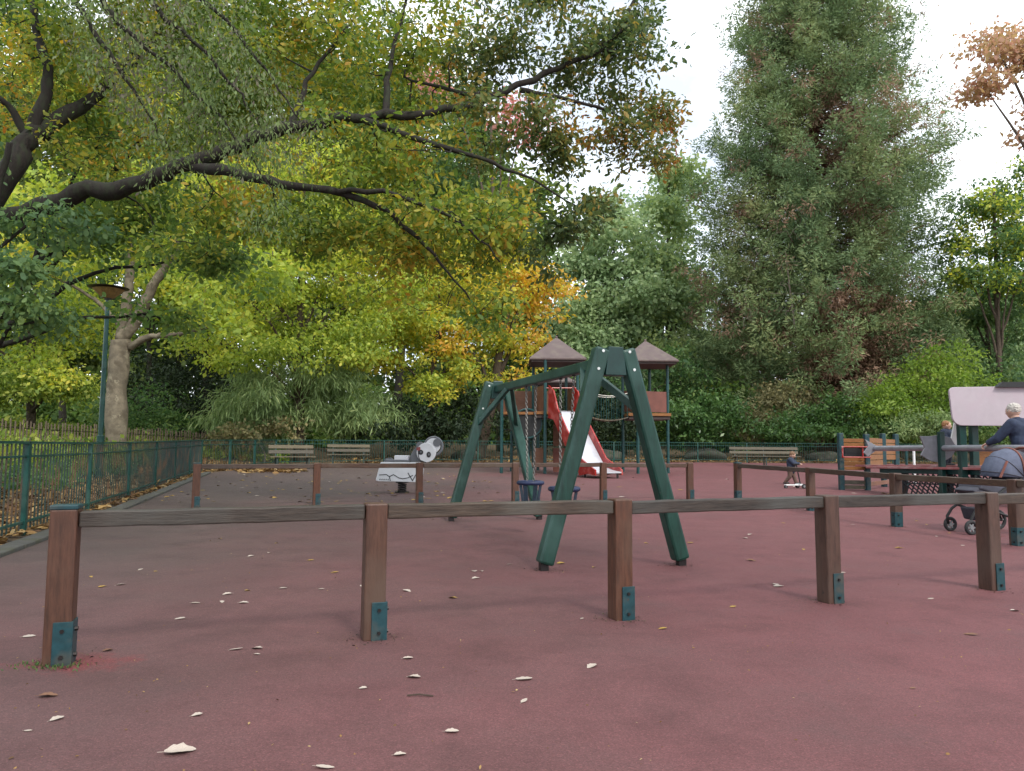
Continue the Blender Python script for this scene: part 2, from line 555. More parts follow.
L['seq'] = leafmat('sequoia_sprays', [(0.1, (0.085, 0.145, 0.07)), (0.45, (0.165, 0.235, 0.105)), (0.75, (0.26, 0.31, 0.13)), (0.95, (0.35, 0.33, 0.15))], .24, .30, .3, .7)
L['seqbrown'] = leafmat('sequoia_brown_sprays', [(0.1, (0.16, 0.1, 0.07)), (0.5, (0.29, 0.18, 0.12)), (0.9, (0.37, 0.28, 0.18))], .3, .5, .2, .8)
L['red'] = leafmat('red_maple_leaves', [(0.1, (0.42, 0.18, 0.13)), (0.5, (0.6, 0.26, 0.25)), (0.9, (0.64, 0.38, 0.3))], .3, .5, .55)
L['russet'] = leafmat('russet_leaves', [(0.1, (0.28, 0.2, 0.09)), (0.4, (0.43, 0.3, 0.15)), (0.7, (0.5, 0.29, 0.22)), (0.95, (0.4, 0.36, 0.14))], .5, .55, .5)
L['weep'] = leafmat('grey_green_sprays', [(0.1, (0.09, 0.14, 0.05)), (0.52, (0.17, 0.235, 0.08)), (0.78, (0.15, 0.12, 0.105)), (0.95, (0.26, 0.3, 0.11))], .9, .5, .35)
L['litter'] = leafmat('litter_leaves', [(.1, (.10, .055, .028)), (.4, (.21, .115, .045)), (.7, (.31, .19, .065)), (.95, (.38, .29, .16))], .5, .8, .1, .8)
L['cover'] = leafmat('ground_cover_leaves', [(.1, (.085, .14, .03)), (.5, (.19, .26, .045)), (.9, (.36, .37, .08))], .5, .5, .45)
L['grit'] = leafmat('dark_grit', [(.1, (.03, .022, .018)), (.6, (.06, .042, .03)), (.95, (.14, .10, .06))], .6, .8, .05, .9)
L['brownshrub'] = leafmat('brownish_shrub_leaves', [(.1, (.10, .10, .05)), (.5, (.18, .165, .075)), (.9, (.29, .24, .11))], .6, .5, .35)
L['wood'] = leafmat('mixed_wood_leaves', [(0.1, (0.035, 0.07, 0.025)), (0.45, (0.09, 0.145, 0.04)), (0.75, (0.19, 0.235, 0.055)), (0.95, (0.32, 0.3, 0.07))], .08, .4, .4)

# ------------------------------------------------------------------ foliage
HEX = np.array([(0, 0, 0), (.32, .30, .05), (.72, .34, .06), (1, 0, -.04), (.72, -.34, .06), (.32, -.30, .05)])
KITE = np.array([(0, 0, 0), (.5, .5, .06), (1, 0, -.03), (.5, -.5, .06)])


def leaf_mesh(name, P, A, Nn, Ls, Ws, shape=KITE):
    n, k = len(P), len(shape)
    A = A/np.linalg.norm(A, axis=1)[:, None]
    B = np.cross(Nn, A)
    B /= np.linalg.norm(B, axis=1)[:, None] + 1e-9
    C = np.cross(A, B)
    V = (P[:, None, :] + A[:, None, :]*(shape[None, :, 0, None]*Ls[:, None, None])
         + B[:, None, :]*(shape[None, :, 1, None]*Ws[:, None, None])
         + C[:, None, :]*(shape[None, :, 2, None]*Ls[:, None, None]))
    me = bpy.data.meshes.new(name)
    me.vertices.add(n*k)
    me.vertices.foreach_set('co', V.reshape(-1).astype(np.float32))
    me.loops.add(n*k)
    me.loops.foreach_set('vertex_index', np.arange(n*k, dtype=np.int32))
    me.polygons.add(n)
    me.polygons.foreach_set('loop_start', np.arange(0, n*k, k, dtype=np.int32))
    me.update(calc_edges=True)
    return me


def unit(n):
    v = RNG.normal(size=(n, 3))
    return v/np.linalg.norm(v, axis=1)[:, None]


def spray_points(blobs, dens, shell=.45, lumpy=.0):
    "twig-end positions inside ellipsoid blobs; dens = sprays per blob weight"
    out = []
    for b in blobs:
        c, r = np.array(b[0]), np.array(b[1])
        w = b[2] if len(b) > 2 else 1
        vol = (r[0]*r[1]*r[2])**(2/3)
        n = max(4, int(dens*vol*w))
        m = max(2, n//5)
        u = unit(m)
        rad = RNG.uniform(shell, 1.06, m)
        sub = u*r*rad[:, None]
        pick = RNG.integers(0, m, n)
        loc = sub[pick] + np.clip(RNG.normal(size=(n, 3)), -2, 2)*r*np.array([.17, .17, .10])
        out.append(c + loc)
    return np.concatenate(out)


def leaves_at(S, k, spread, size, aspect=.6, droop=.25, up=.7, flat=.5, radial=.6, lump=.5, shellr=None):
    n = len(S)*k
    base = np.repeat(S, k, 0)
    off = np.clip(RNG.normal(size=(n, 3)), -2.1, 2.1)
    if shellr:
        off = off/np.linalg.norm(off, axis=1)[:, None]*RNG.uniform(shellr, 1.1, n)[:, None]
    off = off*np.array([spread, spread, spread*flat])
    P = base + off
    A = off/ (np.linalg.norm(off, axis=1)[:, None] + 1e-6)*radial + RNG.normal(size=(n, 3))*.6
    A[:, 2] -= droop*1.5
    Nn = RNG.normal(size=(n, 3))*.75
    Nn += off/(np.linalg.norm(off, axis=1)[:, None] + 1e-6)*lump
    Nn[:, 2] += up
    Ls = size*np.clip(RNG.lognormal(0, .36, n), .4, 1.7)
    return P, A, Nn, Ls, Ls*aspect*RNG.uniform(.8, 1.2, n)


def crown(parent, leaves, mat, shape=KITE, name='crown', label=None):
    P, A, Nn, Ls, Ws = leaves
    me = leaf_mesh(name, P - np.array(parent.location), A, Nn, Ls, Ws, shape)
    me.materials.append(mat)
    o = bpy.data.objects.new(name, me)
    col.objects.link(o)
    o.parent = parent
    if label: o['label'] = label
    return o


class Skel:
    "branch skeleton: every new branch leaves the nearest point of what has grown so far"
    def __init__(s):
        s.mb = MB()
        s.p, s.r = [], []

    def limb(s, pts, r0, r1, n=8, jit=.0, sub=5):
        pts = [Vector(p) for p in pts]
        q, rr = [], []
        m = len(pts)
        tot = (m - 1)*sub
        for i in range(m - 1):
            p0, p1, p2, p3 = pts[max(i - 1, 0)], pts[i], pts[i + 1], pts[min(i + 2, m - 1)]
            for k in range(sub + (1 if i == m - 2 else 0)):
                t = k/sub
                v = .5*((2*p1) + (p2 - p0)*t + (2*p0 - 5*p1 + 4*p2 - p3)*t*t + (3*p1 - p0 - 3*p2 + p3)*t**3)
                f = (i*sub + k)/tot
                if 0 < f < 1 and jit:
                    v = v + Vector(RNG.normal(size=3)*jit)
                q.append(v)
                rr.append((r0 + (r1 - r0)*f**.8)*(1 + (RNG.uniform(-.09, .12) if 0 < f < 1 else 0)))
        s.mb.tube(q, rr, n)
        for v, r in zip(q[1:], rr[1:]):
            s.p.append(np.array(v))
            s.r.append(r)
        return q

    def grow(s, targets, tip=.006, k=.011, wig=.10, n=5, sag=0, maxr=.12):
        T = np.array(targets)
        P = np.array(s.p)
        d = np.min(np.linalg.norm(T[:, None, :] - P[None, :, :], axis=2), axis=1)
        for i in np.argsort(d):
            t = T[i]
            P = np.array(s.p)
            dist = np.linalg.norm(P - t, axis=1)
            j = int(np.argmin(dist))
            a, L_ = P[j], dist[j]
            if L_ < .05: continue
            m = max(3, min(6, int(L_/.5) + 2))
            r0 = min(maxr, s.r[j]*.7, tip + k*L_)
            pts, rad = [], []
            w = RNG.normal(size=3)*wig*L_
            for q in range(m + 1):
                f = q/m
                v = a + (t - a)*f + w*math.sin(PI*f) + RNG.normal(size=3)*.03*L_*(0 < f < 1)
                v = v + np.array([0, 0, -sag*L_*f*f + sag*L_*f])
                pts.append(v)
                rad.append(max(tip*.6, r0 + (tip*.6 - r0)*f))
            s.mb.tube(pts, rad, n, caps=False)
            s.p.extend(pts[1:])
            s.r.extend(rad[1:])

    def build(s, name, m, parent):
        return s.mb.build(name, m, parent, smooth=True, world=True)


def blob(px, py, y, rx, ry, rd=None, w=1):
    c = D(px, py, y)
    k = y/F
    rxm, rym = rx*k, ry*k
    return (tuple(c), (rxm, rd if rd is not None else (rxm + rym)/2, rym), w)


def tree(name, label, cat, px, depth, blobs, mat, dens=16, k=30, spread=.45, size=.16, tr=.25, bark='bark',
         lean=None, aspect=.6, droop=.25, up=.7, flat=.5, shell=.45, twigs=60, group=None, mat2=None, shape=KITE, top=None, trunk_pts=None, limb_r=.4):
    b = D(px, 447, depth)
    base = Vector((b.x, depth, terrain(b.x, depth) - .1))
    t = thing(name, label, cat, base, 0, group)
    cs = [Vector(q[0]) for q in blobs]
    ctr = sum(cs, Vector())/len(cs)
    sk = Skel()
    zmax = max(c.z for c in cs)
    pts = trunk_pts or [base, base.lerp(Vector((ctr.x, ctr.y, zmax)), .35) + Vector((random.uniform(-.2, .2), 0, 0)), base.lerp(Vector((ctr.x, ctr.y, zmax)), .7), Vector((ctr.x, ctr.y, zmax))]
    q = sk.limb(pts, tr, tr*.25, 9, .02)
    for c in cs:
        zz = base.z + (c.z - base.z)*.55
        st = min(q, key=lambda v: abs(v.z - zz))
        mid = st.lerp(c, .5) + Vector((0, 0, .12*(c - st).length))
        sk.limb([st, mid, c], tr*limb_r, tr*.08, 6, .04)
    S = spray_points(blobs, dens, shell)
    sel = S[RNG.permutation(len(S))[:twigs]]
    if twigs: sk.grow(sel, .008 if depth < 25 else .014)
    sk.build('trunk', M[bark], t)
    if mat2 is not None:
        pick = RNG.random(len(S)) < .5
        crown(t, leaves_at(S[pick], k, spread, size, aspect, droop, up, flat), L[mat], shape)
        crown(t, leaves_at(S[~pick], k, spread, size, aspect, droop, up, flat), L[mat2], shape)
    else:
        crown(t, leaves_at(S, k, spread, size, aspect, droop, up, flat), L[mat], shape)
    return t


def shrub(name, label, cat, blobs, mat, dens=30, k=26, spread=.22, size=.12, aspect=.5, droop=.2, up=.7, flat=.6, depth=None, group=None, shape=KITE, stems=14, shell=.5):
    c = Vector(blobs[0][0])
    base = Vector((c.x, c.y, terrain(c.x, c.y) - .05))
    t = thing(name, label, cat, base, 0, group)
    S = spray_points(blobs, dens, shell)
    S[:, 2] = np.maximum(S[:, 2], base.z + .05)
    sk = Skel()
    sk.limb([base, base + Vector((.05, 0, .25)), base + Vector((0, .05, .5))], .06, .03, 6)
    sk.grow(S[RNG.permutation(len(S))[:stems]], .008, wig=.15)
    sk.build('stem', M['bark'], t)
    crown(t, leaves_at(S, k, spread, size, aspect, droop, up, flat), L[mat], shape, 'foliage')
    return t


# ------------------------------------------------------------------ the ground
def sheet(name, xs_of_row, ys, zf, m, kind='structure'):
    mb = MB()
    n = None
    for y in ys:
        xs = xs_of_row(y)
        n = len(xs)
        for x in xs:
            mb.v.append((x, y, zf(x, y)))
    for j in range(len(ys) - 1):
        for i in range(n - 1):
            a = j*n + i
            mb.f.append((a, a + 1, a + n + 1, a + n))
    o = mb.build(name, m, None, smooth=True)
    tag(o, kind=kind)
    return o


ys = [-40, -20, -8, 0, 4] + [6 + .75*i for i in range(80)] + [70, 80, 95, 120, 160, 220, 320]
xs = [-260, -180, -120, -80] + [-60 + 1.0*i for i in range(121)] + [75, 100, 140, 200, 280]


def ground_z(x, y):
    inside = (x > left_x(min(y, 31)) - .35) and (y < back_y(x) + .4 or x > 26) and y < 42
    return (court_z(y) if inside else terrain(x, y)) - .03


sheet('ground', lambda y: xs, ys, ground_z, M['soil'])

rys = [-6, 0, 3, 6, 9, 12] + [12 + 1.0*i for i in range(1, 30)]


def rub_row(y):
    # left edge follows the railing, right edge runs far; rows beyond the back railing shrink onto it
    lo = left_x(min(y, 31)) + .42
    hi = 40.
    return [lo + (hi - lo)*i/70 for i in range(71)]


def rub_z(x, y):
    return court_z(y) + .006


def rubber():
    mb = MB()
    n = 71
    for y in rys:
        for x in rub_row(y):
            yy = min(y, back_y(x) - .35) if x > -10 else y
            mb.v.append((x, yy, rub_z(x, yy)))
    for j in range(len(rys) - 1):
        for i in range(n - 1):
            a = j*n + i
            mb.f.append((a, a + 1, a + n + 1, a + n))
    return mb.build('playground_surface', M['rubber'], None)


tag(rubber(), kind='structure')

# kerb along the left railing
mb = MB()
yy = [-2] + [0 + 1.5*i for i in range(17)]
for y0, y1 in zip(yy, yy[1:]):
    a, b = Vector((left_x(y0) + .30, y0 + .006, court_z(y0))), Vector((left_x(y1) + .30, y1 - .006, court_z(y1)))
    mb.beam(a + Vector((0, 0, -.03)), b + Vector((0, 0, -.03)), .22, .15)
tag(mb.build('kerb', M['concrete'], None, bevel=.012), kind='structure')

# ------------------------------------------------------------------ wooden barriers round the swings
POST_H = .735


def barrier(name, label, pts, rail_mat, first_bracket=True, extend=0, post_w=.118, group='low wooden barriers round the swings', brk=True):
    p0 = Vector(pts[0])
    d = (Vector(pts[1]) - p0)
    t = thing('wooden_barrier', label, 'barrier', (p0.x, p0.y, p0.z), math.atan2(d.y, d.x), group)
    inv = (Matrix.Translation(t.location) @ t.rotation_euler.to_matrix().to_4x4()).inverted()
    q = [inv @ Vector(p) for p in pts]
    w = post_w
    for i, a in enumerate(q):
        dd = (q[min(i + 1, len(q) - 1)] - q[max(i - 1, 0)]).normalized()
        ang = math.atan2(dd.y, dd.x)
        R = Matrix.Rotation(ang, 3, 'Z')
        lean = Matrix.Rotation(random.uniform(-.008, .008), 3, 'Y') @ Matrix.Rotation(random.uniform(-.008, .008), 3, 'X')
        RR = R @ lean
        def at(x, y, z): return a + RR @ Vector((x, y, z))
        po = MB().box(at(0, 0, POST_H/2), (w, w, POST_H), RR).build('post', M['post_wood'], t, bevel=.009)
        if i == 0: MB().box(at(0, 0, POST_H + .009), (w + .005, w + .005, .022), RR).build('cap', M['bracket'], po, bevel=.005)
        if brk:
            hb = .215
            bk = MB()
            sx = .5
            c0, c1, e = at(-.018, -w/2 - .001, 0), at(w/2 + .001, .045, 0), at(w/2 + .001, -w/2 - .001, 0)
            bk.prism([(-.018, -w/2 - .001), (-.018, -w/2 - .008), (w/2 + .008, -w/2 - .008), (w/2 + .008, .045), (w/2 + .001, .045), (w/2 + .001, -w/2 - .001)], at(0, 0, hb/2 - .008), RR @ Vector((1, 0, 0)), RR @ Vector((0, 1, 0)), hb)
            bo = bk.build('bracket', M['bracket'], po, bevel=.002)
            for z in (.045, .165):
                MB().tube([at(w/2 + .006, -.02, z), at(w/2 + .022, -.02, z)], .011, 6).build('bolt', M['bolt'], po)
                MB().tube([at(.022, -w/2 - .006, z), at(.022, -w/2 - .018, z)], .010, 6).build('bolt', M['bolt'], po)
    segs = list(zip(q, q[1:]))
    if extend:
        e = q[-1] + (q[-1] - q[-2]).normalized()*extend
        segs.append((q[-1], e))
    for a, b in segs:
        u = (b - a).normalized()
        nrm = Vector((-u.y, u.x, 0))
        za, zb = POST_H - .05 + random.uniform(-.006, .006), POST_H - .05 + random.uniform(-.006, .006)
        aa = a + u*(w/2 + .004) + Vector((0, 0, za))
        bb = b - u*(w/2 + .004) + Vector((0, 0, zb))
        L_ = (bb - aa).length
        # a rail with slightly uneven edges
        mb = MB()
        n = 10
        hh, ww = .078, .085
        for k in range(n + 1):
            c = aa.lerp(bb, k/n)
            e1, e2, e3 = [random.uniform(-.0025, .0025) for _ in range(3)]
            for sy, sz in ((-1, -1), (1, -1), (1, 1), (-1, 1)):
                mb.v.append(tuple(c + nrm*(sy*(ww/2) + e1) + Vector((0, 0, sz*hh/2 + (e2 if sz > 0 else e3)))))
        for k in range(n):
            for e in range(4):
                mb.f.append((k*4 + e, k*4 + (e + 1) % 4, (k + 1)*4 + (e + 1) % 4, (k + 1)*4 + e))
        mb.f.append((3, 2, 1, 0))
        mb.f.append((n*4, n*4 + 1, n*4 + 2, n*4 + 3))
        mb.build('rail', rail_mat, t, bevel=.007)
    return t


fr = [G(58, 664), G(371, 637), G(615, 617), G(823, 601), G(991, 590)]
a, b = fr[0], fr[-1]
dvec = (b - a)/4
front = [a + dvec*i for i in range(5)] + [a + dvec*5]
for i, p in enumerate(fr):
    u = dvec.normalized()
    front[i] = a + u*((p - a).dot(u))
barrier('wooden_barrier', 'long weathered brown barrier crossing the near ground, its end post with a blue foot plate', front, M['weathered'])
bk = [G(195, 509), G(316, 505.5), G(419, 503.5), G(515, 502), G(603, 500.5), G(690, 500)]
barrier('wooden_barrier', 'brown barrier behind the green swing frame, in front of the panda rider and benches', bk, M['wood'])
rt = [G(738, 501), G(811, 511), G(897, 527), G(1018, 546)]
rt.append(rt[-1] + (rt[-1] - rt[-2]).normalized()*1.9)
barrier('wooden_barrier', 'brown barrier receding past the pushchair beside the play structure', rt, M['wood'])

# fresh red patch and moss at the foot of the end post
pp = front[0]
n = 160
P = np.stack([pp.x + RNG.normal(0, .085, n), pp.y + RNG.normal(-.06, .045, n), np.full(n, .008)], 1)
A = RNG.normal(size=(n, 3))*.5
A[:, 2] = .8
o = bpy.data.objects.new('moss', leaf_mesh('moss', P, A, RNG.normal(size=(n, 3)), np.full(n, .02), np.full(n, .007)))
o.data.materials.append(L['mgreen'])
col.objects.link(o)
tag(o, 'little green moss tufts round the foot of the end post', 'moss', kind='stuff')

# ------------------------------------------------------------------ swing
sw_f = (G(547, 571) + G(678, 566))/2
sw_b = (G(450, 521) + G(541, 520.5))/2
ax = (sw_b - sw_f)
ax.z = 0
SL = ax.length
swing = thing('playground_swing', 'dark green wooden A frame swing stand on the red ground', 'swing stand', (sw_f.x, sw_f.y, 0), math.atan2(ax.y, ax.x))
# local x runs from the front A frame to the back one, local y to the left of it
HT = 1.93
LW = .142
HB = HT + .05
for x0, spread in ((0, .64), (SL, .64)):
    for s in (-1, 1):
        ht = HB if x0 else HT
        foot = Vector((x0, s*spread, .06))
        top = Vector((x0, s*.118, ht))
        up = Vector((0, -s*1, 0))
        lg = MB().beam(foot, top, LW*.95, LW, up=(1, 0, 0)).build('leg', M['swing_green'], swing, bevel=.022)
        MB().box((x0, s*(spread + .006), .035), (.07, .07, .07)).build('foot', M['bolt'], lg)
        for f in ((.985, .90) if x0 == 0 else (.97, .80, .73)):
            c = foot.lerp(top, f)
            MB().tube([c + Vector((-LW/2 - .006, 0, 0)), c + Vector((-LW/2 + .004, 0, 0))], .013, 10).build('bolt', M['white_bolt'], lg)
    MB().prism([(-.10, -.13), (.10, -.13), (.07, .125), (-.07, .125)], (x0, 0, (HB if x0 else HT) - .11), (0, 1, 0), (0, 0, 1), LW*.9).build('header_plate', M['swing_plate'], swing, bevel=.006)
MB().beam((LW*.45, 0, HT - .10), (SL - LW*.45, 0, HB - .10), .105, .105).build('top_beam', M['swing_green'], swing, bevel=.016)
for x0, dx in ((0, 1), (SL, -1)):
    for s in (-1, 1):
        p0 = Vector((x0 + dx*.70, s*.03, HT - .12 + .03*(x0 > 0)))
        f = .70
        p1 = Vector((x0 + dx*.03, s*(.64 + (.135 - .64)*f), .06 + (HT - .06)*f))
        br = MB().beam(p0, p1, .05, .07).build('brace', M['swing_green'], swing, bevel=.006)
        if x0: MB().tube([p1 - Vector((dx*.09, 0, .01)), p1 - Vector((dx*.115, 0, .01))], .014, 10).build('bolt', M['white_bolt'], br)


def chain(p0, p1, link=.042):
    mb = MB()
    p0, p1 = Vector(p0), Vector(p1)
    d = p1 - p0
    n = int(d.length/(link*.78))
    z = d.normalized()
    x = z.orthogonal().normalized()
    y = z.cross(x)
    for i in range(n):
        c = p0 + d*((i + .5)/n)
        ux = x if i % 2 else y
        uy = z.cross(ux)
        R = Matrix((z, ux, uy)).transposed()
        mb.torus(c, .013, .0048, sx=1.6, sy=1, n=8, m=4, rot=R)
    return mb


def bucket(x0, label, sway):
    zt = HT - .14
    r = thing('toddler_swing', label, 'toddler swing', swing.matrix_basis @ Vector((x0, 0, 0)), swing.rotation_euler.z, 'toddler swing seats')
    sz = .62
    for s in (-1, 1):
        for e in (-1,):
            top = Vector((s*.21, 0, zt))
            bot = Vector((s*.13, sway, sz))
            c = chain(top, bot).build('chain', M['chain'], r)
            MB().tube([top + Vector((0, 0, -.01)), top + Vector((0, 0, .045))], .022, 8).build('hanger', M['bolt'], c)
    MB().torus((0, sway, sz), .145, .026, sx=1.0, sy=1.0, n=24, m=8).build('ring', M['seat_blue'], r, smooth=True)
    st = MB()
    for a in (0, 1, 2, 3):
        an = PI/4 + a*PI/2
        st.beam((.14*math.cos(an), sway + .14*math.sin(an), sz - .01), (.10*math.cos(an), sway + .10*math.sin(an), sz - .235), .055, .014)
    st.beam((-.135, sway, sz), (.135, sway, sz), .04, .03)
    st.build('strap', M['seat_dark'], r, bevel=.004)
    MB().tube([(0, sway, sz - .255), (0, sway, sz - .225)], [.125, .13], 20).build('seat', M['seat_dark'], r, bevel=.006)
    return r


bucket(SL*.60, 'blue rimmed toddler swing seat hanging nearest the back legs of the frame', .0)
bucket(SL*.29, 'blue rimmed toddler swing seat half hidden behind the front green leg', .03)

# ------------------------------------------------------------------ green railings
def railing(label, pts, step, spacing=.125, h=1.05, nmax=100, barm='bar', barr=.0105):
    p0 = Vector((*pts[0], court_z(pts[0][1])))
    t = thing('railing', label, 'railing', p0, 0, 'green metal railings round the playground')
    # resample into posts
    posts, bars = [], []
    for (x0, y0), (x1, y1) in zip(pts, pts[1:]):
        a, b = Vector((x0, y0, 0)), Vector((x1, y1, 0))
        L_ = (b - a).length
        m = max(1, round(L_/step))
        for i in range(m):
            posts.append((a.lerp(b, i/m), (b - a).normalized()))
    posts.append((Vector((*pts[-1], 0)), posts[-1][1]))
    Z = lambda p: Vector((p.x, p.y, court_z(p.y) + .02))
    tops, mids, bots = MB(), MB(), MB()
    for (a, u), (b, _) in zip(posts, posts[1:]):
        d = (b - a).normalized()
        a2, b2 = Z(a), Z(b)
        up = Vector((0, 0, 1))
        MB().beam(a2 + d*.006 + up*(h - .012), b2 - d*.006 + up*(h - .012), .05, .028).build('top_rail', M['fence'], t, world=True)
        MB().beam(a2 + d*.03 + up*(h - .17), b2 - d*.03 + up*(h - .17), .036, .022).build('mid_rail', M['fence'], t, world=True)
        MB().beam(a2 + d*.03 + up*.13, b2 - d*.03 + up*.13, .036, .026).build('bottom_rail', M['fence'], t, world=True)
        n = int((b - a).length/spacing)
        for i in range(1, n):
            bars.append((a.lerp(b, i/n), d))
    for p, u in posts:
        c = Z(p)
        MB().box(c + Vector((0, 0, h/2 - .02)), (.062, .062, h + .0), Matrix.Rotation(math.atan2(u.y, u.x), 3, 'Z')).build('post', M['fence'], t, world=True)
    bars.sort(key=lambda q: q[0].length)

    def bar(mb, p):
        c = Z(p)
        mb.tube([c + Vector((0, 0, .045)), c + Vector((0, 0, h - .027))], barr, 6)
        return mb
    vis = [q for q in bars if q[0].y > 5.2 and abs(q[0].x/q[0].y) < .72]
    near = vis[:nmax]
    ids = set(id(q) for q in near)
    for q in near:
        bar(MB(), q[0]).build('bar', M[barm], t, world=True)
    mb = MB()
    for q in bars:
        if id(q) not in ids:
            bar(mb, q[0])
    mb.build('bar_row', M[barm], t, world=True, kind='stuff')
    return t


railing('green metal railing along the kerb and leaf litter, ending at the benches', [FS, FA, FB], 2.6)
railing('green metal railing across the far edge, in front of the laurel bushes and dark shrubs', [FB, FC, FD, FE], 2.6, spacing=.125, barm='fence', barr=.0095)

# ------------------------------------------------------------------ chestnut paling fence on the bank
pal = thing('paling_fence', 'low grey chestnut paling fence on the bank behind the green railing', 'fence', (-17.5, 24.5, terrain(-17.5, 24.5)))
pa = [Vector((-20.5, 23.0, 0)), Vector((-17.2, 26, 0)), Vector((-14.6, 32.5, 0)), Vector((-13.4, 36, 0))]
q = []
for a, b in zip(pa, pa[1:]):
    n = int((b - a).length/.13)
    q += [a.lerp(b, i/n) for i in range(n)]
for i, p in enumerate(q[:100]):
    z = terrain(p.x, p.y)
    h = random.uniform(.98, 1.12)
    MB().beam((p.x, p.y, z - .05), (p.x + random.uniform(-.03, .03), p.y, z + h), .045, .03).build('pale', M['paling'], pal, world=True)
mb = MB()
for p in q[100:]:
    z = terrain(p.x, p.y)
    mb.beam((p.x, p.y, z - .05), (p.x + random.uniform(-.03, .03), p.y, z + random.uniform(.98, 1.12)), .045, .03)
if mb.v: mb.build('pale_row', M['paling'], pal, world=True, kind='stuff')
for zz in (.25, .8):
    MB().tube([(p.x, p.y - .025, terrain(p.x, p.y) + zz) for p in q[::6]], .012, 5).build('wire', M['bolt'], pal, world=True)

# ------------------------------------------------------------------ lamp post
lb = D(100, 447, 20)
lz = terrain(lb.x, 20)
lamp = thing('street_lamp', 'tall green lamp post with a flat dish hat beside the pale plane trunk', 'street lamp', (lb.x, 20, lz))
H_ = D(100, 300, 20).z - lz
MB().tube([(0, 0, 0), (0, 0, 1.1), (0, 0, 1.12), (0, 0, H_)], [.10, .09, .065, .055], 12).build('pole', M['fence'], lamp, smooth=False)
MB().tube([(0, 0, H_), (0, 0, H_ + .10), (0, 0, H_ + .28)], [.08, .13, .11], 12).build('lamp_head', M['lamp_hat'], lamp)
MB().tube([(0, 0, H_ + .30), (0, 0, H_ + .34), (0, 0, H_ + .40)], [.20, .52, .10], 24).build('lamp_hat', M['lamp_hat'], lamp)
MB().tube([(0, 0, H_ + .05), (0, 0, H_ + .295)], [.14, .40], 24).build('lamp_bowl', M['lamp_reflection'], lamp)

# ------------------------------------------------------------------ benches
def bench(label, loc, rz, W):
    t = thing('park_bench', label, 'bench', loc, rz, 'slatted park benches by the railing')
    for i in range(3):
        MB().box((0, -.19 + i*.15, .45), (W, .125, .035)).build('seat_slat', M['slat'], t, bevel=.006)
    for i in range(2):
        R = Matrix.Rotation(-.2, 3, 'X')
        MB().box((0, .235 + i*.04, .63 + i*.19), (W, .035, .13), R).build('back_slat', M['slat'], t, bevel=.006)
    for x in ((-W/2 + .25, W/2 - .25) if W < 2.4 else (-W/2 + .25, 0, W/2 - .25)):
        mb = MB()
        mb.beam((x, -.2, 0), (x, -.17, .43), .05, .05)
        mb.beam((x, .2, 0), (x, .17, .43), .05, .05)
        mb.beam((x, -.2, .415), (x, .2, .415), .045, .03)
        mb.beam((x, .20, .40), (x, .31, .92), .045, .03)
        mb.build('leg', M['bench_leg'], t)
    return t


bp = G(292, 469)
bench('short slatted bench turned towards the panda rider, next to the orange leaf pile', bp, math.radians(28), 1.65)
bp = Vector((-7.0, 32.0, court_z(32)))
bench('slatted bench facing straight out, behind and beside the angled one', bp, math.radians(12), 1.8)
bp = G(761, 465.5) + Vector((0, -.6, 0))
bench('long pale slatted bench by the far railing behind the walking toddler', (bp.x, bp.y, court_z(bp.y)), math.radians(-3), 3.2)

# ------------------------------------------------------------------ panda spring rider
pr = G(402, 493)
rider = thing('spring_rider', 'black and white panda shaped spring rider on the leafy ground behind the barrier', 'spring rider', pr, math.radians(-4))
kx = 16.4/F
def rp(px, py): return ((px - 402)*kx, (493 - py)*kx)
def rpoly(l): return [rp(*p) for p in l]
for s in (-1, 1):
    y = s*.15
    pan = MB().prism(rpoly([(377.5, 480.5), (380, 481.5), (416, 482), (420.5, 480), (422, 470), (418, 463), (382, 463)]), (0, y, 0), (1, 0, 0), (0, 0, 1), .035).build('side_panel', M['offwhite'], rider, bevel=.008)
    if s < 0:
        pn = MB()
        def strokes(l):
            for a, b in zip(l, l[1:]):
                (xa, za), (xb, zb) = rp(*a), rp(*b)
                pn.beam((xa, y - .0195, za), (xb, y - .0195, zb), .006, .018)
        strokes([(381, 475.5), (388, 475), (391, 477), (395, 475), (400, 478), (404, 479), (409, 478), (414, 475.5)])
        strokes([(391, 477), (392, 481)])
        strokes([(409, 473), (412, 478), (414, 481)])
        strokes([(414, 480), (417, 474.5)])
        for i in range(5):
            strokes([(381.5 + i*2, 480.3), (382.2 + i*2, 479.2)])
        pn.build('drawn_line', M['ink'], pan)
sx, sz = rp(398, 463)
MB().box((sx, 0, sz + .03), (.52, .26, .05)).build('seat', M['rider_grey'], rider, bevel=.015)
sx, sz = rp(401.5, 459)
MB().box((sx, 0, sz), (.30, .24, .11)).build('seat_back', M['offwhite'], rider, bevel=.015)
MB().prism(rpoly([(408, 463), (409, 458), (412, 452), (416, 447), (424, 446), (430, 462)]), (0, .04, 0), (1, 0, 0), (0, 0, 1), .10).build('body_panel', M['rider_grey'], rider, bevel=.01)
MB().prism([(rp(388, 0)[0] + .12*math.cos(a)*1.0, rp(0, 463)[1] + .09*math.sin(a)) for a in [PI*i/10 for i in range(11)]], (0, .06, 0), (1, 0, 0), (0, 0, 1), .06).build('tail', M['rider_grey'], rider)
hx, hz = rp(426, 453.5)
head = MB().tube([(hx, -.10, hz), (hx, -.06, hz)], .21, 28).build('head', M['offwhite'], rider, bevel=.01)
for (px, py), r in (((419, 446.5), .075), ((436, 444), .085)):
    x, z = rp(px, py)
    MB().tube([(x, -.06, z), (x, .0, z)], r, 16).build('ear', M['rider_grey'], rider)
x, z = rp(431.5, 446.5)
MB().tube([(x, -.045, z), (x, -.005, z)], .17, 22).build('back_head', M['offwhite'], rider)
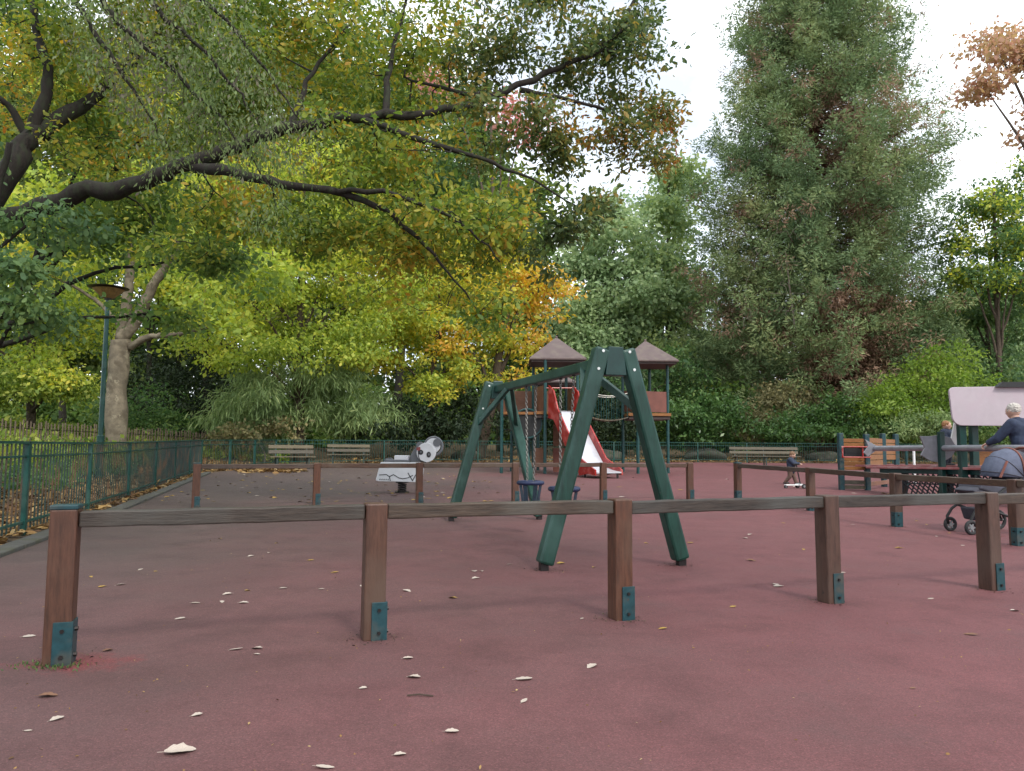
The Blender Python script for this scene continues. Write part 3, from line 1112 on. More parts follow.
MB().torus((x + .02, -.02, z - .02), .19, .03, n=24, m=6, rot=Matrix.Rotation(PI/2, 3, 'X')).build('ear_rim', M['rider_grey'], rider)
for (px, py), rr in (((428.5, 455.5), (.048, .062)), ((420.6, 453.3), (.055, .055))):
    x, z = rp(px, py)
    e = MB().prism([(rr[0]*math.cos(2*PI*i/14), rr[1]*math.sin(2*PI*i/14)) for i in range(14)], (x, -.104, z), (1, 0, 0), (0, 0, 1), .012).build('eye', M['ink'], head)
    MB().prism([(.02*math.cos(2*PI*i/10), .026*math.sin(2*PI*i/10)) for i in range(10)], (x + .006, -.112, z + .004), (1, 0, 0), (0, 0, 1), .008).build('pupil', M['rider_grey'], e)
x, z = rp(418.5, 450)
MB().prism([(-.04, .03), (.03, .045), (.045, -.01), (.0, -.05), (-.045, -.02)], (x, -.104, z), (1, 0, 0), (0, 0, 1), .012).build('nose', M['rider_red'], head)
pn = MB()
for a, b in zip([(418, 452), (418.5, 457), (420, 461)], [(418.5, 457), (420, 461), (426, 463)]):
    (xa, za), (xb, zb) = rp(*a), rp(*b)
    pn.beam((xa, -.103, za), (xb, -.103, zb), .01, .014)
pn.build('mouth', M['ink'], head)
sp = MB().tube([(.085*math.cos(t*.55), .085*math.sin(t*.55), .03 + t*.0033) for t in range(56)], .016, 6).build('spring', M['bolt'], rider, smooth=True)
MB().box((0, 0, .235), (.24, .2, .03)).build('spring_plate', M['bolt'], rider)
MB().tube([(0, 0, 0), (0, 0, .035)], .15, 16).build('base_plate', M['bolt'], rider)

# ------------------------------------------------------------------ climbing tower
ty = 26.5
tower = thing('play_tower', 'climbing tower with brown pyramid roofs, a red slide and a hanging bridge', 'play tower', (2.4, ty, court_z(ty)))
gz0 = court_z(ty)


def tp(px, py, y): return D(px, py, y)


def tpost(px, y, ztop, r=.055):
    x = D(px, 447, y).x
    p = MB().tube([(x, y, court_z(y)), (x, y, ztop)], r, 10).build('post', M['tower_green'], tower, world=True)
    return x


def pyramid(xc, yc, half, z0, z1):
    mb = MB()
    for s, zz in ((1, z0), (1, z0 - .05)):
        pass
    v = [(xc - half, yc - half, z0), (xc + half, yc - half, z0), (xc + half, yc + half, z0), (xc - half, yc + half, z0)]
    v2 = [(a, b, c - .06) for a, b, c in v]
    mb.add(v + v2 + [(xc, yc, z1)], [(0, 1, 8), (1, 2, 8), (2, 3, 8), (3, 0, 8), (0, 4, 5, 1), (1, 5, 6, 2), (2, 6, 7, 3), (3, 7, 4, 0), (4, 7, 6, 5)])
    r = mb.build('roof', M['roof'], tower, world=True, bevel=.01)
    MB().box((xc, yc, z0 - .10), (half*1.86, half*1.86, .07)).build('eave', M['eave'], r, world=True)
    MB().ell((xc, yc, z1 + .0), (.05, .05, .05), 8, 6).build('finial', M['roof'], r, world=True)
    return r


DK = D(555, 413, 26).z          # deck height
# main roofed tower
xl, xr = D(534, 447, 25.8).x, D(577, 447, 25.8).x
zr = D(557, 361, 26).z
zp = D(557, 338, 26.5).z
for px, y in ((545, 25.4), (577.5, 25.6), (533, 27.0), (566, 27.1)):
    tpost(px, y, zr)
xc = D(556, 447, 26.3).x
pyramid(xc, 26.3, .98, zr + .03, zp)
MB().box((xc, 26.3, DK - .02), (1.6, 1.7, .10)).build('deck', M['orange_wood'], tower, world=True)
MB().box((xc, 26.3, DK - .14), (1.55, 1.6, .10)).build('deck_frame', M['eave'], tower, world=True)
# rear low roof
x2 = D(555, 447, 28.5).x
z2 = D(555, 383, 28.5).z
pyramid(x2, 28.6, .80, z2, D(555, 371, 28.5).z)
for px in (538, 572):
    tpost(px, 28.2, z2)
# right tower
xR = D(646, 447, 26.9).x
zR = D(646, 364, 27).z
for px, y in ((638, 26.0), (668, 26.5), (623, 27.3), (650, 27.8)):
    tpost(px, y, zR)
pyramid(xR, 26.9, 1.0, zR + .03, D(644, 341, 27).z)
MB().box((xR, 26.9, DK - .02), (1.5, 1.6, .10)).build('deck', M['orange_wood'], tower, world=True)
MB().box((xR, 26.9, DK - .14), (1.45, 1.5, .10)).build('deck_frame', M['eave'], tower, world=True)
# panels
def panel(px0, px1, y, py0, py1, m, y1=None):
    a, b = D(px0, py1, y), D(px1, py1, y1 or y)
    z1 = D(px0, py0, y).z
    d = (b - a)
    d.z = 0
    c = (a + b)/2
    R = Matrix.Rotation(math.atan2(d.y, d.x), 3, 'Z')
    return MB().box((c.x, c.y, (a.z + z1)/2), (d.length, .025, z1 - a.z), R).build('side_panel', m, tower, world=True, bevel=.004)


panel(640, 666.5, 26.05, 391, 412, M['ply_red'], 26.4)
panel(624.5, 636.5, 27.2, 391, 412, M['ply_red'], 26.1)
panel(534.5, 543.5, 26.8, 388, 413, M['ply'], 25.5)
panel(567.5, 577, 27.0, 388, 413, M['ply'], 25.8)
# unroofed left platform
xa, xb = D(502, 447, 26.2).x, D(533, 447, 26.2).x
for px, y in ((501.5, 25.6), (511.5, 27.2), (529, 27.3)):
    tpost(px, y, D(px, 386, y).z)
panel(503.5, 510.5, 25.7, 391, 412, M['ply'], 27.0)
MB().box(((xa + xb)/2, 26.4, DK - .03), (xb - xa, 1.5, .09)).build('deck', M['orange_wood'], tower, world=True)
# dark tunnel opening under the platform
tc_ = D(527, 424, 26.2)
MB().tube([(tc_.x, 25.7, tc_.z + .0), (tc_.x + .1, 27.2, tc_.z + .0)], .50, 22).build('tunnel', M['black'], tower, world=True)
MB().torus((tc_.x, 25.69, tc_.z), .50, .035, n=24, m=6, rot=Matrix.Rotation(PI/2, 3, 'X')).build('tunnel_rim', M['tower_green'], tower, world=True)
panel(534.5, 544, 25.9, 448, 466, M['ply'])
panel(546.5, 552, 25.6, 391, 412, M['ply'])
panel(513, 532, 27.2, 391, 412, M['ply'])
panel(553, 566, 27.0, 424, 446, M['ply'])
panel(553, 575, 27.0, 448, 472, M['ply_red'])
# a climbing net pole and low steps
for z in (.5, 1.0, 1.5, 2.0):
    a = D(503, 447, 25.6)
    b = D(511, 447, 27.1)
    MB().tube([(a.x, 25.6, gz0 + z), (b.x, 27.1, gz0 + z)], .02, 6).build('rung', M['tower_green'], tower, world=True)
# slide
st = Vector((D(561, 447, 25.35).x, 25.35, DK + .05))
sb = Vector((D(600, 447, 23.3).x, 23.0, court_z(23) + .22))
dirh = (sb - st)
dirh.z = 0
dirh.normalize()
side = Vector((-dirh.y, dirh.x, 0))
prof = [st, st + dirh*.35 + Vector((0, 0, -.06))]
run = (sb - st)
rl = math.hypot(run.x, run.y)
for f in (.25, .45, .65, .82):
    prof.append(st + dirh*(rl*f) + Vector((0, 0, (sb.z - st.z)*((f - .10)/.76))))
prof.append(sb + Vector((0, 0, .02)))
prof.append(sb + dirh*.45 + Vector((0, 0, -.02)))
W2 = .44
mb = MB()
for p in prof:
    for s, dz in ((-1, 0), (1, 0), (1, -.04), (-1, -.04)):
        mb.v.append(tuple(p + side*(s*W2) + Vector((0, 0, dz))))
for i in range(len(prof) - 1):
    for e in range(4):
        mb.f.append((i*4 + e, i*4 + (e + 1) % 4, (i + 1)*4 + (e + 1) % 4, (i + 1)*4 + e))
mb.f.append((3, 2, 1, 0))
k = (len(prof) - 1)*4
mb.f.append((k, k + 1, k + 2, k + 3))
slide = mb.build('slide', M['slide_bed'], tower, world=True)
for s in (-1, 1):
    mb = MB()
    hts = [.85, .72, .42, .36, .33, .29, .19, .06]
    for p, h in zip(prof, hts):
        o = p + side*(s*(W2 + .03))
        for dx, z in ((-.025, -.26 if h > .25 else -.1), (.025, -.26 if h > .25 else -.1), (.025, h), (-.025, h)):
            mb.v.append(tuple(o + side*dx + Vector((0, 0, z))))
    for i in range(len(prof) - 1):
        for e in range(4):
            mb.f.append((i*4 + e, i*4 + (e + 1) % 4, (i + 1)*4 + (e + 1) % 4, (i + 1)*4 + e))
    mb.f.append((3, 2, 1, 0))
    mb.f.append((k, k + 1, k + 2, k + 3))
    mb.build('slide_side', M['slide_red'], slide, world=True)
for p in (prof[-3], prof[-1]):
    MB().beam(p + side*-.3 + Vector((0, 0, -.06)), Vector(((p + side*-.3).x, (p + side*-.3).y, court_z(p.y))), .06, .06).build('slide_foot', M['bolt'], slide, world=True)
    MB().beam(p + side*.3 + Vector((0, 0, -.06)), Vector(((p + side*.3).x, (p + side*.3).y, court_z(p.y))), .06, .06).build('slide_foot', M['bolt'], slide, world=True)
a, b = D(545, 388, 25.4), D(577, 388, 25.6)
MB().tube([a, b], .022, 8).build('grab_bar', M['slide_red'], tower, world=True)
# hanging bridge
a, b = Vector((D(579, 447, 26.2).x, 26.2, DK + .02)), Vector((D(636, 447, 26.6).x, 26.6, DK + .02))
def br(t, dz): 
    p = a.lerp(b, t)
    return p + Vector((0, 0, dz - .26*4*t*(1 - t)))
for i in range(12):
    t = (i + .5)/12
    MB().box(br(t, 0), (.16, .8, .04), Matrix.Rotation(math.atan2(-.26*4*(1 - 2*t), 2.1), 3, 'Y').transposed()).build('bridge_plank', M['slat'], tower, world=True)
for sy in (-.38, .38):
    MB().tube([br(i/10, .85) + Vector((0, sy, 0)) for i in range(11)], .022, 6).build('bridge_rail', M['chain'], tower, world=True)
    for i in range(1, 11):
        MB().tube([br(i/11, .0) + Vector((0, sy, 0)), br(i/11, .85) + Vector((0, sy, 0))], .012, 5).build('bridge_baluster', M['tower_green'], tower, world=True)

# ------------------------------------------------------------------ play structure on the right
def gp(px, py): return G(px, py)


ship = thing('play_structure', 'low wooden play structure with orange plank wall, grey handrail and black net', 'play structure', (8.6, 16.5, court_z(16.5)))
zz = court_z(17.5)
A0 = gp(840, 492)
A1 = gp(867, 492.5)
def px_at(px, y): return D(px, 447, y).x
# plank wall, facing the camera
ya = 18.2
for px, y, top in ((840.5, ya, 433), (866.5, ya - .1, 434), (883, 19.6, 433.5), (896, 20.2, 434)):
    x = px_at(px, y)
    zt = D(px, top, y).z
    po = MB().box((x, y, (zt + court_z(y))/2), (.115, .115, zt - court_z(y)), Matrix.Rotation(.1, 3, 'Z')).build('post', M['bracket'], ship, world=True, bevel=.012)
def planks(px0, y0, px1, y1, rows, m, hole=None):
    a, b = Vector((px_at(px0, y0), y0, 0)), Vector((px_at(px1, y1), y1, 0))
    d = (b - a)
    R = Matrix.Rotation(math.atan2(d.y, d.x), 3, 'Z')
    for z0, z1 in rows:
        MB().box(((a + b)/2 + Vector((0, 0, (z0 + z1)/2))), (d.length, .03, z1 - z0 - .008), R).build('plank', m, ship, world=True, bevel=.004)
def zat(py, y): return D(850, py, y).z
planks(842, ya, 865, ya - .1, [(zat(442.5, ya), zat(438.5, ya)), (zat(447, ya), zat(442.7, ya)), (zat(461, ya), zat(456.5, ya)), (zat(466, ya), zat(461.2, ya)), (zat(470, ya), zat(466.2, ya))], M['orange_wood'])
planks(868.5, ya - .1, 882, 19.55, [(zat(443, 19), zat(438, 19)), (zat(448.5, 19), zat(443.2, 19)), (zat(454, 19), zat(448.7, 19)), (zat(459.5, 19), zat(454.2, 19)), (zat(465, 19), zat(459.7, 19))], M['orange_wood'])
planks(884.5, 19.6, 895.5, 20.2, [(zat(443, 19.9), zat(439, 19.9)), (zat(448.5, 19.9), zat(443.2, 19.9)), (zat(454, 19.9), zat(448.7, 19.9)), (zat(459.5, 19.9), zat(454.2, 19.9))], M['orange_wood'])
planks(842, ya, 865, ya - .1, [(zat(484.5, ya), zat(480, ya)), (zat(489, ya), zat(485, ya))], M['slat'])
planks(869, ya, 893, 19.9, [(zat(486, ya), zat(481.5, ya))], M['ply'])
# black window with red frame
c = Vector(((px_at(842, ya) + px_at(865, ya))/2, ya - .10, zat(452, ya)))
MB().box(c + Vector((0, .06, 0)), (.50, .03, .20)).build('window', M['black'], ship, world=True)
for dz in (-.125, .125):
    MB().tube([(px_at(839, ya), ya - .14, c.z + dz), (px_at(866, ya), ya - .24, c.z + dz)], .017, 8).build('red_bar', M['slide_red'], ship, world=True)
for px in (839.5, 859.5):
    MB().tube([(px_at(px, ya), ya - .16, c.z - .125), (px_at(px, ya), ya - .16, c.z + .125)], .02, 8).build('red_bar', M['slide_red'], ship, world=True)
# grey handrail with pointed plates, running towards the camera
h0 = Vector((px_at(872, 17.6), 17.6, D(872, 448.5, 17.6).z))
h1 = Vector((px_at(936, 15.4), 15.4, D(936, 448, 15.4).z))
hd = (h1 - h0).normalized()
h2 = h1 + hd*2.6
h2.z = h1.z
MB().tube([h0, h1, h2], .062, 12).build('handrail', M['grey_steel'], ship, world=True)
u2 = Vector((hd.x, hd.y, 0)).normalized()
ux = Vector((1, 0, 0))
s_ = 15.4/F*1.45
MB().prism([(-12*s_, 8*s_), (-9*s_, 0), (-12*s_, -5*s_), (-5*s_, -9*s_), (2*s_, -10*s_), (9*s_, -6*s_), (13*s_, 0), (9*s_, 7*s_), (2*s_, 9*s_), (-5*s_, 8*s_)], h1 + Vector((-.03, -.11, 0)), ux, (0, 0, 1), .04).build('shaped_plate', M['grey_steel'], ship, world=True, bevel=.006)
s_ = 17.6/F
MB().prism([(-7*s_, 9*s_), (-4*s_, 2*s_), (-9*s_, -4*s_), (-5*s_, -8*s_), (1*s_, -4*s_), (5*s_, -1*s_), (4*s_, 3*s_), (-2*s_, 6*s_)], h0 + Vector((-.05, -.11, 0)), ux, (0, 0, 1), .04).build('shaped_plate', M['grey_steel'], ship, world=True, bevel=.006)
for p in (h1,):
    zt = D(937, 432, p.y).z
    MB().box((p.x + .0, p.y - .19, (zt + court_z(p.y))/2), (.105, .105, zt - court_z(p.y)), Matrix.Rotation(.1, 3, 'Z')).build('post', M['swing_plate'], ship, world=True, bevel=.012)
# walkway boards
w0 = Vector((px_at(868, 17.6), 17.6, D(868, 467, 17.6).z))
w1 = Vector((px_at(1000, 14.2), 14.2, D(1000, 468.5, 14.2).z))
MB().beam(w0 + Vector((0, -.3, 0)), w1 + Vector((0, -.3, 0)), .5, .05).build('walkway', M['red_board'], ship, world=True, bevel=.01)
MB().beam(w0 + Vector((0, -.56, -.07)), w1 + Vector((0, -.56, -.07)), .06, .10).build('walkway_beam', M['tower_green'], ship, world=True, bevel=.01)
MB().beam(w0 + Vector((.1, .45, .02)), w1 + Vector((.1, .45, .02)), .5, .05).build('walkway', M['red_board'], ship, world=True, bevel=.01)
for t in (.25, .6, .9):
    p = w0.lerp(w1, t)
    MB().box((p.x, p.y - .3, (p.z + court_z(p.y))/2 - .02), (.09, .09, p.z - court_z(p.y) - .04)).build('leg', M['eave'], ship, world=True)
# black net slung under the walkway
mb = MB()
ng = 22
for i in range(ng + 1):
    t = .12 + .86*i/ng
    p = w0.lerp(w1, t) + Vector((0, -.52, -.13))
    q_ = Vector((p.x + .0, p.y - .35, court_z(p.y) + .06))
    for k_ in (-1, 1):
        t2 = min(.98, max(.12, t + k_*.12))
        q2 = w0.lerp(w1, t2) + Vector((0, -.85, 0))
        q2.z = court_z(q2.y) + .07
        mb.tube([p, q2], .016, 5)
for f in (.3, .6):
    a = w0.lerp(w1, .12) + Vector((0, -.6, -.12 - .35*f))
    b = w0.lerp(w1, .98) + Vector((0, -.6, -.12 - .35*f))
    mb.tube([a, b], .014, 5)
mb.build('net', M['net'], ship, world=True)
# white and green tubes further back
for px in (906, 913.5):
    y = 20.5
    MB().tube([(px_at(px, y), y, court_z(y)), (px_at(px, y), y, D(px, 447, y).z)], .035, 8).build('upright', M['white' if px > 910 else 'tower_green'], ship, world=True)
# mulch under the structure
n = 1500
P = np.stack([RNG.uniform(px_at(900, 16), 13, n), RNG.uniform(14.6, 17, n), np.zeros(n)], 1)
P[:, 2] = [court_z(y) + .018 for y in P[:, 1]]
me = leaf_mesh('bark_mulch', P, RNG.normal(size=(n, 3))*np.array([1, 1, .15]), RNG.normal(size=(n, 3))*.3 + np.array([0, 0, 1]), RNG.uniform(.05, .12, n), RNG.uniform(.02, .05, n))
me.materials.append(L['litter'])
o = bpy.data.objects.new('bark_mulch', me)
col.objects.link(o)
tag(o, 'loose orange brown bark and leaves under the black net', 'bark mulch', kind='stuff')

# pale pink cabin
hy = 14.6
hut = thing('play_cabin', 'play cabin with a pale pink rounded roof panel on dark posts', 'play cabin', (px_at(985, hy), hy, court_z(hy)))
def hp(px, py): 
    p = D(px, py, hy)
    return (p.x, p.z)
pl = []
x0, z0 = hp(950, 425.5)
x1, z1 = hp(1052, 387)
def arc(cx, cz, r, a0, a1, n=6): return [(cx + r*math.cos(a0 + (a1 - a0)*i/n), cz + r*math.sin(a0 + (a1 - a0)*i/n)) for i in range(n + 1)]
r_ = .19
pl = arc(x0 + r_ + .04, z0 + r_, r_, PI, 1.5*PI) + arc(x1 - r_, z0 + r_, r_, 1.5*PI, 2*PI) + arc(x1 - .12, z1 - .08, .1, 0, PI/2) + arc(x0 + .1, z1 - .12, .1, PI/2, PI)
for yy_ in (hy,):
    MB().prism(pl, (0, yy_, 0), (1, 0, 0), (0, 0, 1), .05).build('roof_panel', M['pink_panel'], hut, world=True, bevel=.008)
MB().box(((x0 + x1)/2, hy + .40, z1 - .12), (x1 - x0 - .9, .7, .04)).build('ceiling_board', M['eave'], hut, world=True)
a, b = D(1003, 384.5, hy - .1), D(1060, 383, hy - .1)
MB().prism([(-.12, -.03), (0, .07), (1.1, .09), (1.1, -.03)], (a.x, hy - .05, a.z - .02), (1, 0, 0), (0, 0, 1), .12).build('roof_edge', M['black'], hut, world=True)
for px in (962, 974):
    y = hy + (.12 if px < 970 else .3)
    MB().box((px_at(px, y), y, (z0 + .1 + court_z(y))/2), (.13, .13, z0 + .1 - court_z(y))).build('post', M['swing_plate'], hut, world=True, bevel=.01)
for px in (1040,):
    MB().box((px_at(px, hy + .2), hy + .2, (z0 + .1 + court_z(hy))/2), (.13, .13, z0 + .1 - court_z(hy))).build('post', M['swing_plate'], hut, world=True, bevel=.01)
for i, (pa_, pb_) in enumerate(((446, 450.5), (450.8, 455.5), (455.8, 460.5), (460.8, 465.5))):
    xa_, za_ = D(978, pb_, hy + .5).x, D(978, pb_, hy + .5).z
    xb_, zb_ = D(1045, pa_, hy + .5).x, D(1000, pa_, hy + .5).z
    MB().box(((xa_ + xb_)/2, hy + .5, (za_ + zb_)/2), (xb_ - xa_, .03, zb_ - za_)).build('plank', M['orange_wood'], hut, world=True)
# white pointed board behind the kid
MB().prism([(-.16, -.28), (.14, -.28), (.1, .1), (0, .36), (-.06, .1)], (px_at(956, 15.6), 15.6, D(957, 436, 15.6).z), (1, 0, 0), (0, 0, 1), .04).build('white_board', M['white'], hut, world=True)

# ------------------------------------------------------------------ people
def eval_mesh(o):
    dg = bpy.context.evaluated_depsgraph_get()
    return bpy.data.meshes.new_from_object(o.evaluated_get(dg))


def skin_mesh(verts, edges, radii, root, sub=1):
    "tapered limbs and rounded joints, fused into one continuous surface by merge_to"
    mb = MB()
    for v, r in zip(verts, radii):
        mb.ell(v, (r, r, r), 12, 8)
    for a, b in edges:
        mid = Vector(verts[a]).lerp(Vector(verts[b]), .5)
        bulge = (radii[a] + radii[b])/2*1.02
        mb.tube([verts[a], mid, verts[b]], [radii[a]*.985, bulge, radii[b]*.985], 12)
    return mb.mesh('limbs')


def merge_to(name, parts, m, parent, voxel, smooth_it=2):
    "unites the skinned surface and shaped volumes into one continuous surface"
    bm = bmesh.new()
    for p in parts:
        bm.from_mesh(p)
    me = bpy.data.meshes.new(name)
    bm.to_mesh(me)
    bm.free()
    o = bpy.data.objects.new('tmp_merge', me)
    col.objects.link(o)
    r = o.modifiers.new('remesh', 'REMESH')
    r.mode = 'VOXEL'
    r.voxel_size = voxel
    s = o.modifiers.new('smooth', 'SMOOTH')
    s.factor = .5
    s.iterations = smooth_it + 1
    bpy.context.view_layer.update()
    e = eval_mesh(o)
    bpy.data.objects.remove(o)
    bm = bmesh.new()
    bm.from_mesh(e)
    seen, best = set(), []
    for v0 in bm.verts:
        if v0 in seen: continue
        comp, st_ = [], [v0]
        seen.add(v0)
        while st_:
            v = st_.pop()
            comp.append(v)
            for ed in v.link_edges:
                w_ = ed.other_vert(v)
                if w_ not in seen:
                    seen.add(w_)
                    st_.append(w_)
        if len(comp) > len(best): best = comp
    keep = set(best)
    bmesh.ops.delete(bm, geom=[v for v in bm.verts if v not in keep], context='VERTS')
    bm.to_mesh(e)
    bm.free()
    e.name = name
    e.materials.clear()
    e.materials.append(m)
    e.polygons.foreach_set('use_smooth', [True]*len(e.polygons))
    ob = bpy.data.objects.new(name, e)
    col.objects.link(ob)
    ob.parent = parent
    return ob


def person(label, loc, rz, H, J, mats, group=None, voxel=.012, hair='short', fingers=True, grip=(None, None), child=1.0):
    """J: joints in units of height, local frame facing -y; mats: jacket, trousers, hair"""
    t = thing('person', label, 'person', loc, rz, group)
    V = lambda k: Vector(J[k])*H
    names = ['pelvis', 'belly', 'chest', 'neck', 'headbase', 'shl', 'ell', 'wrl', 'shr', 'elr', 'wrr', 'hipl', 'knl', 'anl', 'tol', 'hipr', 'knr', 'anr', 'tor']
    idx = {n: i for i, n in enumerate(names)}
    E = [('pelvis', 'belly'), ('belly', 'chest'), ('chest', 'neck'), ('neck', 'headbase'), ('chest', 'shl'), ('shl', 'ell'), ('ell', 'wrl'), ('chest', 'shr'), ('shr', 'elr'), ('elr', 'wrr'),
         ('pelvis', 'hipl'), ('hipl', 'knl'), ('knl', 'anl'), ('anl', 'tol'), ('pelvis', 'hipr'), ('hipr', 'knr'), ('knr', 'anr'), ('anr', 'tor')]
    R = dict(pelvis=.075, belly=.070, chest=.080, neck=.034, headbase=.036, shl=.036, ell=.026, wrl=.018, shr=.036, elr=.026, wrr=.018, hipl=.056, knl=.036, anl=.024, tol=.022, hipr=.056, knr=.036, anr=.024, tor=.022)
    fat = 1 + .35*child
    vs = [V(n) for n in names]
    ra = [R[n]*H*(fat if n not in ('neck', 'headbase') else 1.0) for n in names]
    es = [(idx[a], idx[b]) for a, b in E]
    body = [skin_mesh(vs, es, ra, 0)]
    # head: cranium, jaw, nose, ears
    hr = H*(.066 + .028*child)
    hc = V('head')
    fw = (Vector(J.get('look', (0, -1, 0)))).normalized()
    rot = Vector((0, -1, 0)).rotation_difference(fw).to_matrix()
    hm = MB()
    hm.ell(hc, (hr*.80, hr*.95, hr*1.0), 16, 12, rot)
    hm.ell(hc + rot @ Vector((0, -hr*.22, -hr*.48)), (hr*.58, hr*.62, hr*.62), 14, 10, rot)
    hm.ell(hc + rot @ Vector((0, -hr*.95, -hr*.22)), (hr*.13, hr*.2, hr*.22), 8, 6, rot)
    nk = V('neck').lerp(hc, .4)
    ndir = (hc - V('neck'))
    hm.ell(nk, (H*.036, H*.036, ndir.length*.62), 12, 8, Vector((0, 0, 1)).rotation_difference(ndir.normalized()).to_matrix())
    for s in (-1, 1):
        hm.ell(hc + rot @ Vector((s*hr*.80, hr*.05, -hr*.12)), (hr*.10, hr*.17, hr*.26), 8, 6, rot)
    hm.ell(hc + rot @ Vector((0, -hr*.80, -hr*.60)), (hr*.25, hr*.10, hr*.07), 8, 6, rot)
    body.append(hm.mesh('h'))
    # hands with five fingers curled along the grip direction
    for sd, wr, el in (('l', 'wrl', 'ell'), ('r', 'wrr', 'elr')):
        w, e = V(wr), V(el)
        d = (w - e).normalized()
        gdir = Vector(J.get('curl' + sd, (0, 0, -1))).normalized()
        gdir = (gdir - d*gdir.dot(d)).normalized()
        sdv = d.cross(gdir).normalized()
        q = H*.9
        hand = MB()
        hand.ell(w - d*q*.03, (q*.019, q*.017, q*.065), 10, 8, Matrix((sdv, gdir, d)).transposed())
        hand.ell(w + d*q*.030, (q*.024, q*.012, q*.036), 10, 8, Matrix((sdv, gdir, d)).transposed())
        for k_, (off, ln) in enumerate(((-.019, .040), (-.0065, .047), (.006, .044), (.018, .035))):
            b0 = w + d*q*.055 + sdv*q*off
            p1_ = b0 + d*q*ln*.5 + gdir*q*.006
            p2_ = p1_ + d*q*ln*.25 + gdir*q*ln*.45
            p3_ = p2_ + gdir*q*ln*.42 - d*q*ln*.2
            hand.tube([b0 - d*q*.02, b0, p1_, p2_, p3_], [q*.0062, q*.0062, q*.006, q*.0055, q*.0045], 6)
        b0 = w + d*q*.018 - sdv*q*.02
        hand.tube([b0, b0 - sdv*q*.018 + d*q*.018 + gdir*q*.008, b0 - sdv*q*.016 + d*q*.036 + gdir*q*.024], [q*.0085, q*.0075, q*.0055], 6)
        body.append(hand.mesh('hand'))
    merge_to('body', body, M['skin'], t, .0055 if child < .5 else .003, 1)
    # eyes
    for s in (-1, 1):
        MB().ell(hc + rot @ Vector((s*hr*.32, -hr*.82, -hr*.02)), (hr*.10, hr*.06, hr*.07), 8, 6, rot).build('eye', M['ink'], t, smooth=True)
    # jacket with sleeves and hood
    jn = ['hem', 'belly', 'chest', 'collar', 'shl', 'ell', 'cul', 'shr', 'elr', 'cur']
    JV = {'hem': V('pelvis') + Vector((0, 0, -.03*H)), 'belly': V('belly'), 'chest': V('chest'), 'collar': V('neck'), 'shl': V('shl'), 'ell': V('ell'), 'cul': V('wrl').lerp(V('ell'), .06), 'shr': V('shr'), 'elr': V('elr'), 'cur': V('wrr').lerp(V('elr'), .06)}
    JR = dict(hem=.092, belly=.090, chest=.098, collar=.050, shl=.052, ell=.041, cul=.030, shr=.052, elr=.041, cur=.030)
    je = [(0, 1), (1, 2), (2, 3), (2, 4), (4, 5), (5, 6), (2, 7), (7, 8), (8, 9)]
    jm = [skin_mesh([JV[n] for n in jn], je, [JR[n]*H*fat for n in jn], 1)]
    ch = V('chest')
    hood = MB()
    hood.ell(ch + Vector((0, .005*H, .01*H)), (.125*H*(1 + .15*child), .078*H*fat, .10*H), 14, 10)
    hood.ell(V('belly'), (.11*H*(1 + .2*child), .08*H*fat, .12*H), 14, 10)
    hood.ell(V('neck') + Vector((0, .045*H, -.01*H)), (.075*H, .045*H, .045*H), 12, 8)
    jm.append(hood.mesh('hd'))
    merge_to('jacket', jm, mats[0], t, voxel)
    # trousers
    tn = ['pelvis', 'hipl', 'knl', 'anl', 'hipr', 'knr', 'anr']
    TR = dict(pelvis=.088, hipl=.066, knl=.046, anl=.034, hipr=.066, knr=.046, anr=.034)
    tm = skin_mesh([V(n) for n in tn], [(0, 1), (1, 2), (2, 3), (0, 4), (4, 5), (5, 6)], [TR[n]*H*fat for n in tn], 0)
    merge_to('trousers', [tm], mats[1], t, voxel)
    for k_ in ('l', 'r'):
        a_, b_ = V('an' + k_), V('to' + k_)
        dd = (b_ - a_)
        dd.z = 0
        dd.normalize()
        R_ = Matrix((Vector((-dd.y, dd.x, 0)), dd, Vector((0, 0, 1)))).transposed()
        sh = MB()
        sh.ell(a_.lerp(b_, .45) + Vector((0, 0, -.004*H)), (.032*H*fat, .075*H*fat, .026*H*fat), 12, 8, R_)
        sh.build('shoe', M['shoe'], t, smooth=True)
    # hair cap
    hm = MB()
    hm.ell(hc + rot @ Vector((0, hr*.15, hr*.20)), (hr*.86, hr*.92, hr*.90), 16, 12, rot)
    if hair == 'long':
        hm.ell(hc + rot @ Vector((0, hr*.35, -hr*.35)), (hr*.85, hr*.6, hr*.75), 14, 10, rot)
    lumps = random.Random(3)
    for _ in range(80):
        v_ = Vector((lumps.uniform(-1, 1), lumps.uniform(-.55, 1), lumps.uniform(-.35, 1))).normalized()
        hm.ell(hc + rot @ Vector((v_.x*hr*.86, hr*.13 + v_.y*hr*.92, hr*.16 + v_.z*hr*.92)), (hr*.12, hr*.12, hr*.07), 6, 5)
    hair_o = merge_to('hair', [hm.mesh('hr')], mats[2], t, voxel*.5, 1)
    return t


STAND = dict(pelvis=(0, 0, .52), belly=(0, 0, .62), chest=(0, 0, .73), neck=(0, .005, .82), headbase=(0, 0, .86), head=(0, -.01, .925),
             shl=(.10, 0, .80), ell=(.14, .0, .64), wrl=(.15, -.05, .50), shr=(-.10, 0, .80), elr=(-.14, 0, .64), wrr=(-.15, -.05, .50),
             hipl=(.05, 0, .49), knl=(.055, -.01, .27), anl=(.055, .01, .045), tol=(.06, -.09, .02), hipr=(-.05, 0, .49), knr=(-.055, -.01, .27), anr=(-.055, .01, .045), tor=(-.06, -.09, .02))

